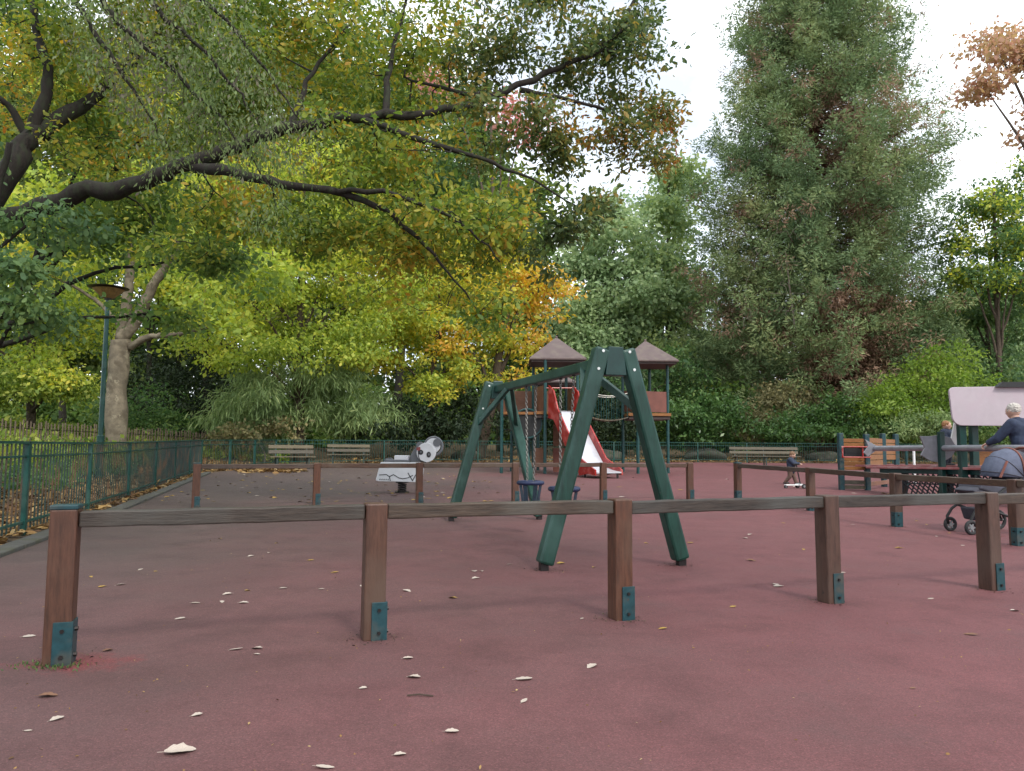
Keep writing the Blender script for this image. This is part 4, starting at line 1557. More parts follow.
# adult seen from behind, left hand on the grey handrail; the body faces away and to the left
ad_y = 13.6
hand_pt = Vector((px_at(984, ad_y + .35), ad_y + .3, D(984, 447, ad_y + .3).z))
adx = px_at(1019, ad_y)
base_z = court_z(ad_y) + .02
AH = (D(1016, 402, ad_y).z - base_z)
rzA = PI*1.0 + .35          # facing away (local -y points to +y), turned to the left
Rm = Matrix.Rotation(rzA, 3, 'Z').inverted()
loc = Vector((adx + .08, ad_y, base_z))
hl = (Rm @ (hand_pt - loc))/AH
J = dict(STAND)
J.update(chest=(0, -.03, .73), belly=(0, -.005, .62), neck=(0, -.055, .815), headbase=(0, -.07, .85), head=(0, -.085, .92),
         shl=(.10, -.03, .79), shr=(-.10, -.03, .79))
sh = Vector(J['shl']) if hl.x > 0 else Vector(J['shr'])
el = (sh + hl)/2 + Vector((.02 if hl.x > 0 else -.02, 0, -.03))
wr = hl + (el - hl).normalized()*.035 + Vector((0, 0, .02))
if hl.x > 0: J.update(ell=tuple(el), wrl=tuple(wr))
else: J.update(elr=tuple(el), wrr=tuple(wr))
J['look'] = (0, -1, -.12)
person('white haired adult in a navy hooded jacket, hand on the grey handrail', loc, rzA, AH, J, (M['navy'], M['jeans'], M['white_hair']), child=.12)

# small step the adult stands on is the rubber itself; the kid stands on the walkway
ky = 16.1
kz = D(945, 470, ky).z
kid_top = D(944, 420.5, ky).z
KH = .98
J = dict(STAND)
J.update(look=(.55, -.8, -.1), ell=(.15, -.06, .66), wrl=(.13, -.17, .60), elr=(-.15, -.03, .66), wrr=(-.12, -.14, .58))
J.update(pelvis=(0, 0, .46), hipl=(.055, 0, .44), hipr=(-.055, 0, .44), knl=(.06, -.01, .24), knr=(-.06, -.01, .24), belly=(0, 0, .56), chest=(0, 0, .68), neck=(0, 0, .775), headbase=(0, 0, .80), head=(0, -.01, .895), shl=(.11, 0, .75), shr=(-.11, 0, .75))
person('brown haired child in a dark blue jacket beside the pink roofed cabin', (px_at(947, ky), ky, kid_top - KH), .5, KH, J, (M['navy2'], M['jeans'], M['brown_hair']), child=1, voxel=.011)

# the toddler with the scooter
ty_ = 20.3
TH = .90
tz = court_z(ty_)
J = dict(J)
J.update(look=(.2, -.6, -.35), head=(.0, -.05, .895), neck=(0, -.02, .775), headbase=(0, -.035, .80), knl=(.06, -.07, .24), anl=(.06, -.13, .05), tol=(.06, -.22, .03), knr=(-.06, .03, .24), anr=(-.06, .16, .08), tor=(-.06, .10, .02),
         ell=(.13, -.10, .64), wrl=(.07, -.24, .63), elr=(-.13, -.10, .64), wrr=(-.07, -.24, .63))
tlx = px_at(790.5, ty_)
person('toddler in a dark navy coat stepping along with a small scooter', (tlx, ty_, tz), 1.0, TH, J, (M['navy2'], M['khaki'], M['dark_hair']), child=1, voxel=.011)
sc_loc = G(796, 488.5)
sco = thing('kick_scooter', 'small white three wheeled scooter with black wheels held by the toddler', 'scooter', (sc_loc.x, sc_loc.y, court_z(sc_loc.y)), math.radians(8))
MB().box((-.11, 0, .085), (.36, .12, .03)).build('deck', M['white'], sco, bevel=.012)
MB().box((.10, 0, .09), (.12, .26, .05)).build('front_fork', M['white'], sco, bevel=.012)
for (x, y, r) in ((.13, -.16, .06), (.13, .16, .06), (-.27, 0, .045)):
    w = MB().tube([(x, y - .02, r), (x, y + .02, r)], r, 16).build('wheel', M['tyre'], sco, bevel=.006)
    MB().tube([(x, y - .024, r), (x, y + .024, r)], r*.5, 12).build('rim', M['rim'], w)
hb = Vector((.02, 0, .60))
MB().tube([(.12, 0, .1), hb], .016, 8).build('stem', M['black'], sco)
MB().tube([hb + Vector((0, -.13, 0)), hb + Vector((0, .13, 0))], .016, 8).build('handlebar', M['black'], sco)

# ------------------------------------------------------------------ pushchair
pc = G(985, 533)
pr_y = pc.y
pram = thing('pushchair', 'grey blue pushchair with its hood up parked behind the barrier', 'pushchair', (pc.x, pc.y, 0), math.radians(10))
kp = pr_y/F
def pp_(px, py): return ((px - 985)*kp, (533 - py)*kp)
def wheel(px, py, y, r):
    x, z = pp_(px, py)
    w = MB().torus((x, y, r), r - .022, .022, n=22, m=8, rot=Matrix.Rotation(PI/2, 3, 'X')).build('wheel', M['tyre'], pram, smooth=True)
    rm = MB()
    rm.tube([(x, y - .012, r), (x, y + .012, r)], r*.28, 12)
    for i in range(3):
        a = i*PI/3
        rm.beam((x + math.cos(a)*(r - .03), y, r + math.sin(a)*(r - .03)), (x - math.cos(a)*(r - .03), y, r - math.sin(a)*(r - .03)), .012, .02)
    rm.build('rim', M['rim'], w)
for y in (-.22, .22):
    wheel(955 + (6 if y > 0 else 0), 526, y, .095)
    wheel(1019, 520, y*1.25, .14)
fr_ = M['black']
for y in (-.20, .20):
    x0_, z0_ = pp_(955, 526)
    x1_, z1_ = pp_(962, 511)
    f = MB()
    f.tube([(x0_ + .03, y, .10), (x0_ + .02, y, .20), (x1_, y, .30), (pp_(1000, 486)[0], y, pp_(1000, 486)[1])], .018, 8)
    f.tube([(pp_(968, 506)[0], y, pp_(968, 506)[1]), (pp_(1019, 520)[0], y, .14)], .016, 8)
    f.tube([(pp_(1019, 520)[0], y, .14), (pp_(1004, 490)[0], y, pp_(1004, 490)[1]), (pp_(1035, 452)[0], y, pp_(1035, 452)[1])], .016, 8)
    f.build('frame_tube', fr_, pram, smooth=True)
a_, b_ = pp_(1035, 452)
MB().tube([(a_, -.21, b_), (a_ + .02, -.1, b_ + .04), (a_ + .02, .1, b_ + .04), (a_, .21, b_)], .02, 8).build('handlebar', M['pram_red'], pram, smooth=True)
# seat shell, basket and hood
cx_, cz_ = pp_(1000, 480)
MB().prism([pp_(968, 489), pp_(990, 495), pp_(1012, 494), pp_(1022, 470), pp_(1014, 468), pp_(1004, 486), pp_(990, 487), pp_(972, 482)], (0, 0, 0), (1, 0, 0), (0, 0, 1), .38).build('seat', M['pram_dark'], pram, bevel=.02)
MB().prism([pp_(962, 491), pp_(972, 486), pp_(988, 488), pp_(986, 494), pp_(968, 496)], (0, 0, 0), (1, 0, 0), (0, 0, 1), .34).build('foot_muff', M['pram_dark'], pram, bevel=.02)
MB().prism([pp_(968, 508), pp_(988, 508), pp_(985, 522), pp_(972, 520)], (0, 0, 0), (1, 0, 0), (0, 0, 1), .32).build('basket', M['pram_dark'], pram, bevel=.02)
bx_, bz_ = pp_(976, 514)
MB().box((bx_, -.18, bz_), (.20, .02, .10)).build('basket_panel', M['pram_cloth'], pram, bevel=.008)
# hood: a fan of hoops about the pivot
piv = Vector((pp_(1017, 478)[0], 0, pp_(1017, 478)[1]))
def hood(a0, a1, nm, m, rr=.34, half=.225):
    mb = MB()
    nu, nv = 9, 14
    for i in range(nu):
        an = a0 + (a1 - a0)*i/(nu - 1)
        for j in range(nv):
            th = PI*j/(nv - 1)
            y = -half*math.cos(th)
            rad = rr*(math.sin(th)**.55) + .02 if 0 < j < nv - 1 else .02
            rad *= 1 + .02*math.cos(i*PI)
            mb.v.append((piv.x + rad*math.cos(an), y, piv.z + rad*math.sin(an)))
    for i in range(nu - 1):
        for j in range(nv - 1):
            mb.f.append((i*nv + j, i*nv + j + 1, (i + 1)*nv + j + 1, (i + 1)*nv + j))
    o = mb.build(nm, m, pram, smooth=True)
    sd = o.modifiers.new('thick', 'SOLIDIFY')
    sd.thickness = .012
    return o
hood(math.radians(178), math.radians(96), 'hood', M['pram_cloth'], .35)
hood(math.radians(94), math.radians(20), 'hood_back', M['pram_dark'], .335)
mb = MB().tube([(piv.x + (.365*(math.sin(PI*j/14)**.55) + .01)*math.cos(1.66), -.23*math.cos(PI*j/14), piv.z + (.365*(math.sin(PI*j/14)**.55) + .01)*math.sin(1.66)) for j in range(15)], .014, 6)
mb.build('hood_hoop', M['pram_red'], pram, smooth=True)

for ang, rr_ in ((2.35, .352), (2.95, .352), (1.0, .345)):
    MB().tube([(piv.x + (rr_*(math.sin(PI*j/14)**.55) + .02)*math.cos(ang), -.227*math.cos(PI*j/14), piv.z + (rr_*(math.sin(PI*j/14)**.55) + .02)*math.sin(ang)) for j in range(15)], .007, 6).build('hood_seam', M['pram_dark'], pram, smooth=True)
MB().beam((pp_(990, 478)[0], -.21, pp_(990, 478)[1]), (pp_(1000, 462)[0], -.19, pp_(1000, 462)[1]), .03, .008).build('harness_strap', M['pram_red'], pram)

# ------------------------------------------------------------------ stones by the far railing
def stone(label, px, y, sx, sz):
    x = px_at(px, y)
    bm = bmesh.new()
    bmesh.ops.create_icosphere(bm, subdivisions=3, radius=1)
    for v in bm.verts:
        n = 1 + .16*math.sin(v.co.x*3 + px) + .14*math.sin(v.co.y*4 + v.co.z*3 + px*.3) + random.uniform(-.03, .03)
        v.co = Vector((v.co.x*sx*n, v.co.y*sx*.7*n, v.co.z*sz*n))
    me = bpy.data.meshes.new('boulder')
    bm.to_mesh(me)
    bm.free()
    me.materials.append(M['stone'])
    me.polygons.foreach_set('use_smooth', [True]*len(me.polygons))
    o = bpy.data.objects.new('boulder', me)
    o.location = (x, y, terrain(x, y) + sz*.4)
    col.objects.link(o)
    tag(o, label, 'boulder', 'boulders beyond the far railing')


stone('mossy boulder beyond the railing, nearest the back legs of the swing', 466, 38.6, .8, .38)
stone('mossy boulder beyond the railing under the hanging bridge', 607, 40.3, .9, .4)
stone('mossy boulder beyond the railing between the tower and the long bench', 703, 42, 1.1, .45)
stone('mossy boulder beyond the railing beside the plank wall', 822, 42.2, .8, .4)

exec_trees = True
# ------------------------------------------------------------------ TREES
# -- the spreading oak, trunk just outside the picture on the left
ob = D(-60, 447, 12.0)
oak_base = Vector((ob.x, 12.0, terrain(ob.x, 12.0) - .1))
oak = thing('oak_tree', 'great oak with dark spreading limbs and turning leaves hanging over the playground', 'tree', oak_base)
sk = Skel()
fork = D(-30, 230, 12)
sk.limb([oak_base, oak_base.lerp(fork, .5) + Vector((-.1, 0, 0)), fork], .50, .34, 12, .015)
sk.limb([fork, D(20, 212, 11.8), D(75, 196, 11.6), D(130, 186, 11.5), D(180, 168, 11.4), D(225, 150, 11.3), D(270, 134, 11.2), D(320, 122, 11.2), D(370, 117, 11.3), D(430, 112, 11.5), D(490, 97, 11.8), D(545, 72, 12), D(600, 50, 12.2), D(625, 20, 12.4), D(640, -20, 12.6)], .175, .022, 10, .03, 4)
sk.limb([D(190, 164, 11.4), D(235, 172, 11.0), D(280, 184, 10.8), D(330, 190, 10.7), D(375, 205, 10.7), D(410, 232, 10.8), D(440, 262, 11), D(470, 300, 11.2)], .10, .012, 8, .015, 4)
sk.limb([D(330, 190, 10.7), D(380, 192, 10.5), D(430, 205, 10.4), D(470, 230, 10.4), D(500, 262, 10.6)], .05, .01, 6, .02, 4)
sk.limb([D(360, 118, 11.3), D(420, 140, 11.1), D(480, 160, 11.0), D(530, 178, 11.2), D(575, 205, 11.4)], .06, .01, 7, .02, 4)
sk.limb([D(290, 130, 11.2), D(300, 100, 11.4), D(318, 62, 11.7), D(350, 25, 12)], .07, .015, 7, .015, 4)
sk.limb([D(386, 116, 11.3), D(388, 80, 11.6), D(400, 30, 12), D(410, -20, 12.4)], .07, .015, 7, .015, 4)
sk.limb([D(490, 97, 11.8), D(450, 90, 11.9), D(405, 76, 12.2), D(420, 50, 12.5)], .045, .01, 6, .015, 4)
sk.limb([D(520, 90, 11.9), D(560, 98, 11.9), D(610, 112, 12.1), D(650, 140, 12.4)], .05, .01, 6, .015, 4)
sk.limb([D(600, 50, 12.2), D(630, 52, 12.5), D(660, 60, 12.8)], .04, .01, 6, .01, 4)
sk.limb([fork, D(15, 165, 12.2), D(30, 140, 12.4), D(60, 118, 12.8), D(100, 92, 13.2), D(150, 45, 13.6), D(190, 0, 14), D(230, -50, 14.4)], .20, .06, 10, .025, 4)
sk.limb([D(30, 140, 12.4), D(44, 100, 12.6), D(48, 68, 12.8), D(35, 20, 13), D(40, -60, 13.4)], .13, .05, 9, .02, 4)
sk.limb([D(30, 140, 12.4), D(10, 105, 12.2), D(-10, 92, 12)], .08, .03, 8, .015, 4)
oak_blobs_in = [blob(60, 60, 14, 110, 80, 2.2, .7), blob(190, 40, 14, 110, 80, 2.2, .8), blob(310, 40, 13, 100, 80, 2, .8), blob(230, 100, 13.2, 110, 60, 2, .7), blob(390, 60, 12.5, 80, 75, 1.8, .8),
                blob(120, 140, 13.5, 100, 60, 2, .5), blob(230, 215, 12.5, 130, 45, 1.6, .7), blob(370, 175, 12, 100, 55, 1.7, .85), blob(420, 250, 11.6, 90, 60, 1.5, .8), blob(330, 245, 12, 90, 45, 1.5, .6), blob(500, 230, 11.6, 70, 65, 1.4, .7), blob(480, 300, 11.4, 50, 40, 1.1, .4),
                blob(300, -60, 13, 260, 60, 3, .6), blob(80, -40, 12, 140, 60, 3, .6)]
oak_blobs_edge = [blob(490, 50, 12.2, 70, 70, 1.6, .75), blob(560, 60, 12.4, 65, 60, 1.5, .75), blob(620, 60, 12.6, 55, 60, 1.4, 1.0), blob(650, 105, 12.7, 32, 45, .9, 1.2), blob(560, 140, 12, 60, 48, 1.3, .9), blob(625, 150, 12.4, 45, 45, 1.0, .9), blob(500, 135, 11.7, 60, 45, 1.4, .8),
                  blob(560, 210, 11.6, 50, 38, 1, .7), blob(600, 205, 12, 30, 32, .8, .6), blob(660, 160, 12.7, 16, 45, .5, 1.1), blob(540, -20, 12.6, 110, 45, 1.8, .7), blob(645, 20, 12.8, 26, 50, .8, .9), blob(575, 235, 11.8, 34, 26, .8, .9), blob(545, 255, 11.6, 26, 22, .7, .8)]
S1 = spray_points(oak_blobs_in, 88, .1)
over = [((-5, 3.5, 8), (2.8, 2.6, 1), .7), ((-1.5, 1, 8.6), (2.6, 2.8, 1), .9), ((2, 3, 8.4), (2.6, 2.4, 1), .8), ((0, -4, 8.8), (4, 3, 1.2), .9), ((5, 0, 8.8), (3, 3, 1.2), .8), ((-5, -2, 8.8), (3, 3, 1.2), .8)]  # unseen boughs above the camera, added to shade the near ground
S_shade = spray_points(over, 34, .1)
S2 = spray_points(oak_blobs_edge, 64, .05)
allS = np.concatenate([S1, S2])
sk.grow(allS[RNG.permutation(len(allS))[:1150]], .011, k=.014, wig=.17, n=4, maxr=.05)
sk.build('trunk', M['bark_dark'], oak)
crown(oak, leaves_at(np.concatenate([S1, S_shade]), 32, .19, .092, .62, .15, .75, .5), L['oak'], HEX)
crown(oak, leaves_at(S2, 30, .14, .092, .60, .15, .75, .6), L['oak_edge'], HEX)
print('oak sprays', len(S1), len(S2))

# -- grey-green weeping boughs at the top left, a conifer standing left of the picture
cb = Vector((-9.2, 8.4, terrain(-9.2, 8.4) - .1))
weep = thing('weeping_conifer', 'grey green weeping boughs with purplish tips hanging in front of the oak limbs', 'tree', cb)
sk = Skel()
sk.limb([cb, cb + Vector((.1, 0, 4)), cb + Vector((.2, .1, 9))], .3, .16, 10, .02)
tipsW = []
for pts in ([(-120, -60), (60, -30), (110, 15), (170, 70), (230, 130), (275, 195)], [(-120, -90), (90, -40), (170, 20), (230, 80), (265, 140)], [(-120, -90), (130, -60), (200, -5), (260, 60), (300, 120)], [(-100, -40), (40, -20), (100, 40), (140, 100), (170, 150)]):
    w = [D(px, py, 8.6 + i*.12) for i, (px, py) in enumerate(pts)]
    w[0] = cb + Vector((.2, .1, 7.5 + random.uniform(-1, 1)))
    q = sk.limb(w, .06, .006, 7, .02, 5)
    tipsW += [np.array(v) for v in q[8:]]
TW = np.array(tipsW)
Sw = np.repeat(TW, 7, 0) + RNG.normal(size=(len(TW)*7, 3))*np.array([.22, .3, .2]) - np.array([0, 0, .12])
sk.grow(Sw[RNG.permutation(len(Sw))[:70]], .0035, k=.006, wig=.1, n=4, sag=.12)
sk.build('trunk', M['bark_dark'], weep)
crown(weep, leaves_at(Sw, 22, .09, .06, .34, .9, .3, 1.1), L['weep'])

# -- maple at the left edge, big leaves close by
tree('maple_tree', 'green maple at the picture edge with broad leaves overlapping the oak trunk', 'tree', -90, 10.5,
     [blob(-20, 225, 10.2, 60, 30, .8, .9), blob(20, 260, 10, 55, 32, .8, .9), blob(40, 215, 10.2, 50, 25, .7, .8), blob(0, 310, 10, 55, 30, .7, 1.), blob(40, 318, 10.4, 24, 22, .6, .6), blob(-60, 150, 10.5, 50, 60, .9, .8)],
     'bluegreen', dens=85, k=28, spread=.17, size=.085, tr=.16, bark='bark_dark', aspect=.8, droop=.4, shell=.1, twigs=80, shape=HEX)
tree('maple_tree', 'darker green maple bough reaching over the lamp post between the oak limbs', 'tree', -140, 15.5,
     [blob(150, 215, 15.5, 75, 40, 1.3, .8), blob(210, 260, 15.6, 55, 40, 1.2, .8), blob(90, 235, 15.5, 60, 35, 1.2, .7), blob(110, 130, 15.8, 80, 40, 1.3, .6), blob(180, 320, 16, 45, 30, 1, .4)],
     'dgreen', dens=60, k=28, spread=.26, size=.12, tr=.2, bark='bark_dark', aspect=.8, droop=.3, shell=.1, twigs=70, shape=HEX)

# -- plane tree
pbx = D(117, 447, 29).x
pz = terrain(pbx, 29) - .1
pb = Vector((pbx, 29, pz))
plane = thing('plane_tree', 'pale mottled plane tree with a forked trunk behind the lamp post', 'tree', pb)
sk = Skel()
forkp = D(121, 340, 29)
sk.limb([pb, D(116, 400, 29), D(118.5, 370, 29), forkp], .43, .36, 14, .006)
sk.limb([forkp, D(127, 300, 29), D(130, 268, 29), D(128, 220, 29), D(124, 150, 29)], .22, .12, 10, .02)
sk.limb([forkp, D(138, 318, 29), D(152, 288, 28.8), D(172, 255, 28.6), D(200, 200, 28.5)], .27, .13, 10, .02)
sk.limb([D(130, 348, 29), D(146, 338, 28.8), D(165, 335, 28.6), D(185, 333, 28.5), D(215, 325, 28)], .16, .05, 8, .02)
sk.limb([D(124, 330, 29), D(95, 300, 29), D(60, 280, 28.5)], .12, .04, 8, .02)
pblobs = [blob(90, 230, 29, 70, 50, 3, .8), blob(180, 190, 29, 80, 60, 3, .8), blob(40, 270, 28.5, 50, 35, 2.5, .8), blob(230, 260, 28.5, 60, 50, 2.5, .8), blob(120, 100, 29, 120, 60, 4, .6), blob(230, 320, 28, 45, 28, 1.6, .8)]
S = spray_points(pblobs, 13, .3)
sk.grow(S[RNG.permutation(len(S))[:90]], .015)
sk.build('trunk', M['bark_plane'], plane)
crown(plane, leaves_at(S, 34, .45, .19, .75, .25, .7, .5), L['ygreen'])

G1 = 'yellowing trees behind the railing'
tree('maple_tree', 'yellow green maple at the picture edge behind the paling fence', 'tree', 30, 33,
     [blob(20, 300, 33, 65, 45, 3), blob(-30, 340, 32, 60, 45, 3), blob(75, 330, 34, 45, 40, 2.5), blob(30, 370, 32, 60, 28, 2, .8), blob(75, 380, 31.5, 35, 22, 1.5), blob(10, 240, 34, 70, 50, 3)],
     'ygreen', dens=16, k=46, spread=.42, size=.165, tr=.22, group=G1, twigs=70)
tree('maple_tree', 'broad yellow green maple above the feathery shrub', 'tree', 300, 36,
     [blob(300, 250, 36, 75, 50, 3.4), blob(250, 300, 35, 60, 45, 3), blob(330, 310, 35, 70, 48, 3), blob(220, 250, 36, 60, 50, 3), blob(360, 240, 36, 70, 55, 3.5), blob(290, 350, 34, 60, 28, 2, .8), blob(230, 345, 34, 45, 28, 2, .8), blob(345, 350, 34, 45, 30, 2, .9), blob(300, 180, 37, 120, 50, 4), blob(380, 290, 36, 45, 50, 2.6)],
     'ygreen', dens=15, k=46, spread=.42, size=.165, tr=.3, group=G1, twigs=90)
tree('maple_tree', 'bright yellow maple with a low bough lit over the dark shrubs', 'tree', 430, 39.5,
     [blob(405, 365, 38.3, 38, 28, 1.5), blob(430, 388, 37.8, 26, 20, 1.1), blob(385, 345, 38.3, 35, 25, 1.5), blob(430, 330, 39.5, 50, 38, 2.4), blob(455, 285, 40.5, 60, 50, 3), blob(400, 285, 40.5, 55, 45, 3), blob(480, 335, 41, 40, 38, 2.2), blob(510, 270 , 41.5, 45, 45, 2.6), blob(465, 375, 39.5, 30, 22, 1.6, .8)],
     'yellow', dens=18, k=44, spread=.36, size=.18, tr=.2, group=G1, twigs=80, mat2='ygreen')
tree('maple_tree', 'amber orange maple beside the pyramid roofed tower', 'tree', 478, 40,
     [blob(525, 330, 40, 35, 35, 2.4), blob(500, 290, 40, 45, 40, 2.8), blob(540, 285, 40, 28, 35, 2), blob(470, 350, 39, 30, 30, 2, .7), blob(530, 370, 39, 28, 20, 1.5, .6)],
     'amber', dens=13, k=34, spread=.45, size=.20, tr=.42, bark='bark', group=G1, twigs=70, mat2='yellow')
tree('maple_tree', 'red leaved tree showing through the gaps of the oak', 'tree', 500, 46,
     [blob(524, 120, 46, 26, 20, 2), blob(505, 108, 46, 24, 18, 2, .7), blob(440, 80, 46, 22, 18, 2, .35)],
     'red', dens=7, k=40, spread=.6, size=.28, tr=.25, twigs=40)

tree('woodland_tree', 'tall green tree high behind the plane tree and the oak limbs', 'tree', 215, 48,
     [blob(120, 60, 48, 90, 60, 4), blob(230, 40, 48, 90, 60, 4), blob(60, 140, 48, 80, 60, 4), blob(180, 130, 47, 90, 60, 4), blob(290, 110, 47, 80, 60, 4), blob(20, 40, 48, 70, 60, 4), blob(230, 190, 46, 80, 40, 3)],
     'wood', dens=11, k=44, spread=.55, size=.25, tr=.4, bark='bark_dark', group=G1, twigs=70)
tree('woodland_tree', 'tall yellowish tree high behind the broad yellow green maple', 'tree', 395, 54,
     [blob(370, 60, 54, 70, 60, 4, .8), blob(430, 150, 54, 75, 50, 4), blob(350, 150, 53, 70, 60, 4), blob(460, 215, 53, 70, 45, 4), blob(510, 230, 53, 45, 40, 3, .8), blob(400, 215, 53, 70, 45, 4)],
     'wood', dens=10.5, k=44, spread=.6, size=.28, tr=.4, bark='bark_dark', group=G1, twigs=70, mat2='mgreen')
# understory thicket on the left, thin trunks and dark mass
for i, (px, dep, top, lab) in enumerate(((150, 44, 300, 'thin dark trunk in the wood nearest the pale plane tree'), (181, 46, 290, 'thin dark trunk in the wood between the plane tree and the feathery shrub'), (203, 42, 310, 'thin dark forked trunk in the wood beside the feathery shrub'), (62, 44, 290, 'thin dark trunk in the wood left of the lamp post'))):
    tree('woodland_tree', lab, 'tree', px, dep, [blob(px + 10, top - 10, dep, 40, 30, 3), blob(px - 20, top - 30, dep + 1, 35, 30, 3), blob(px, top + 35, dep, 30, 18, 2, .5)], 'mgreen' if i % 2 else 'ygreen', dens=8, k=30, spread=.6, size=.26, tr=.22, bark='bark_dark', group='thin trees in the wood', twigs=40)

shrub('shrub', 'feathery light green shrub with drooping narrow leaves behind the benches', 'shrub',
      [blob(285, 398, 35.6, 45, 34, 2.0), blob(246, 412, 35.4, 30, 26, 1.6), blob(335, 403, 36, 36, 34, 1.7), blob(315, 378, 36.2, 45, 20, 1.8), blob(228, 428, 35, 20, 16, 1.1), blob(372, 412, 37.3, 26, 24, 1.4), blob(265, 378, 36.3, 28, 16, 1.4)], 'bamboo', dens=30, k=34, spread=.36, size=.36, aspect=.13, droop=.75, up=.5, flat=.7)
shrub('shrub', 'brownish low shrub at the foot of the feathery shrub', 'shrub', [blob(265, 432, 33.6, 38, 14, 1.0), blob(235, 434, 33, 20, 10, .9)], 'brownshrub', dens=45, k=26, spread=.22, size=.14)
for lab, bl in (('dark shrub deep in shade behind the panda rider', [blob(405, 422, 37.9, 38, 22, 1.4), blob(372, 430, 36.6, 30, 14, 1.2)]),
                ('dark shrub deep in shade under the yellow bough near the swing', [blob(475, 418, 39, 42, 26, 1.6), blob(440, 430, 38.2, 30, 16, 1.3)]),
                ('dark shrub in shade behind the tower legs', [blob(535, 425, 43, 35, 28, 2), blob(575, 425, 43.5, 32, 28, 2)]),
                ('shrub coloured dark for the shade between the plane trunk and the feathery shrub', [blob(195, 395, 42, 34, 38, 2.4), blob(165, 418, 41, 32, 26, 2), blob(150, 380, 45, 30, 40, 2.4), blob(215, 365, 45, 26, 30, 2.2)]),
                ('shrub coloured dark for the shade beyond the hanging bridge', [blob(625, 425, 45, 35, 26, 2), blob(600, 405, 46, 35, 30, 2.4)])):
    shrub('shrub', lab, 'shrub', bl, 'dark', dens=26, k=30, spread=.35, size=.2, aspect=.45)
shrub('shrub', 'mid green shrub on the bank beside the plane trunk', 'shrub', [blob(150, 405, 37, 28, 20, 1.6), blob(120, 425, 36, 30, 12, 1.4), blob(180, 425, 36, 25, 12, 1.3)], 'mgreen', dens=30, k=28, spread=.3, size=.17)
shrub('shrub', 'bushy yellow green shrub on the bank behind the paling fence', 'shrub', [blob(20, 385, 31, 45, 22, 1.8), blob(60, 395, 31, 35, 18, 1.5), blob(-20, 390, 30, 40, 25, 1.6)], 'cover', dens=32, k=26, spread=.3, size=.17)

# far trees in the middle
G2 = 'pale green trees far behind the tower'
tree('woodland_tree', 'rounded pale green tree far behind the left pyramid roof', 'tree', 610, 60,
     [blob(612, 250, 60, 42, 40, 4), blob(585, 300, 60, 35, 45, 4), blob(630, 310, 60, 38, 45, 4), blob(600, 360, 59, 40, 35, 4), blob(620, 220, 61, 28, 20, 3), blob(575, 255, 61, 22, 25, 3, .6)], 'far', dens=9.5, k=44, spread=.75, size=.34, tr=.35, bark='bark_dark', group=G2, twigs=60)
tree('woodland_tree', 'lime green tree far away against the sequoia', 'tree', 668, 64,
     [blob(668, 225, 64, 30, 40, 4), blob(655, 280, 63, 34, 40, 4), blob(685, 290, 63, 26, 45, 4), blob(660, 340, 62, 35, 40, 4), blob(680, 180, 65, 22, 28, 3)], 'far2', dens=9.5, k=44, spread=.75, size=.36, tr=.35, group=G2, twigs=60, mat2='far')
tree('woodland_tree', 'dull green tree low behind the right pyramid roof', 'tree', 640, 50,
     [blob(640, 385, 50, 40, 32, 3), blob(600, 395, 50, 32, 28, 3), blob(680, 380, 51, 30, 40, 3), blob(565, 395, 50, 25, 30, 2.5)], 'mgreen', dens=10, k=34, spread=.5, size=.26, tr=.25, group=G2, twigs=50)

# -- sequoia
qy = 52.0
sx_ = D(822, 447, qy).x
qz = terrain(sx_, qy) - .2
seq = thing('sequoia_tree', 'huge conical sequoia with dark green sprays and brown patches', 'tree', (sx_, qy, qz))
sk = Skel()
TOPZ = D(822, -190, qy).z
sk.limb([(sx_, qy, qz), (sx_, qy, qz + 3), (sx_ + .1, qy, qz + 14), (sx_, qy, TOPZ)], 1.15, .12, 14, .03)
km = qy/F
profL = [(430, 128), (400, 138), (340, 140), (300, 140), (250, 133), (200, 134), (160, 118), (120, 112), (80, 92), (40, 92), (0, 82), (-80, 56), (-190, 8)]
profR = [(430, 105), (400, 118), (340, 128), (300, 128), (250, 122), (200, 135), (160, 140), (120, 122), (80, 102), (40, 98), (0, 90), (-80, 60), (-190, 8)]
def prof_at(P_, py):
    P_ = sorted(P_)
    return float(np.interp(py, [a for a, _ in P_], [b for _, b in P_]))*km
SP, DEAD = [], []
nb = 800
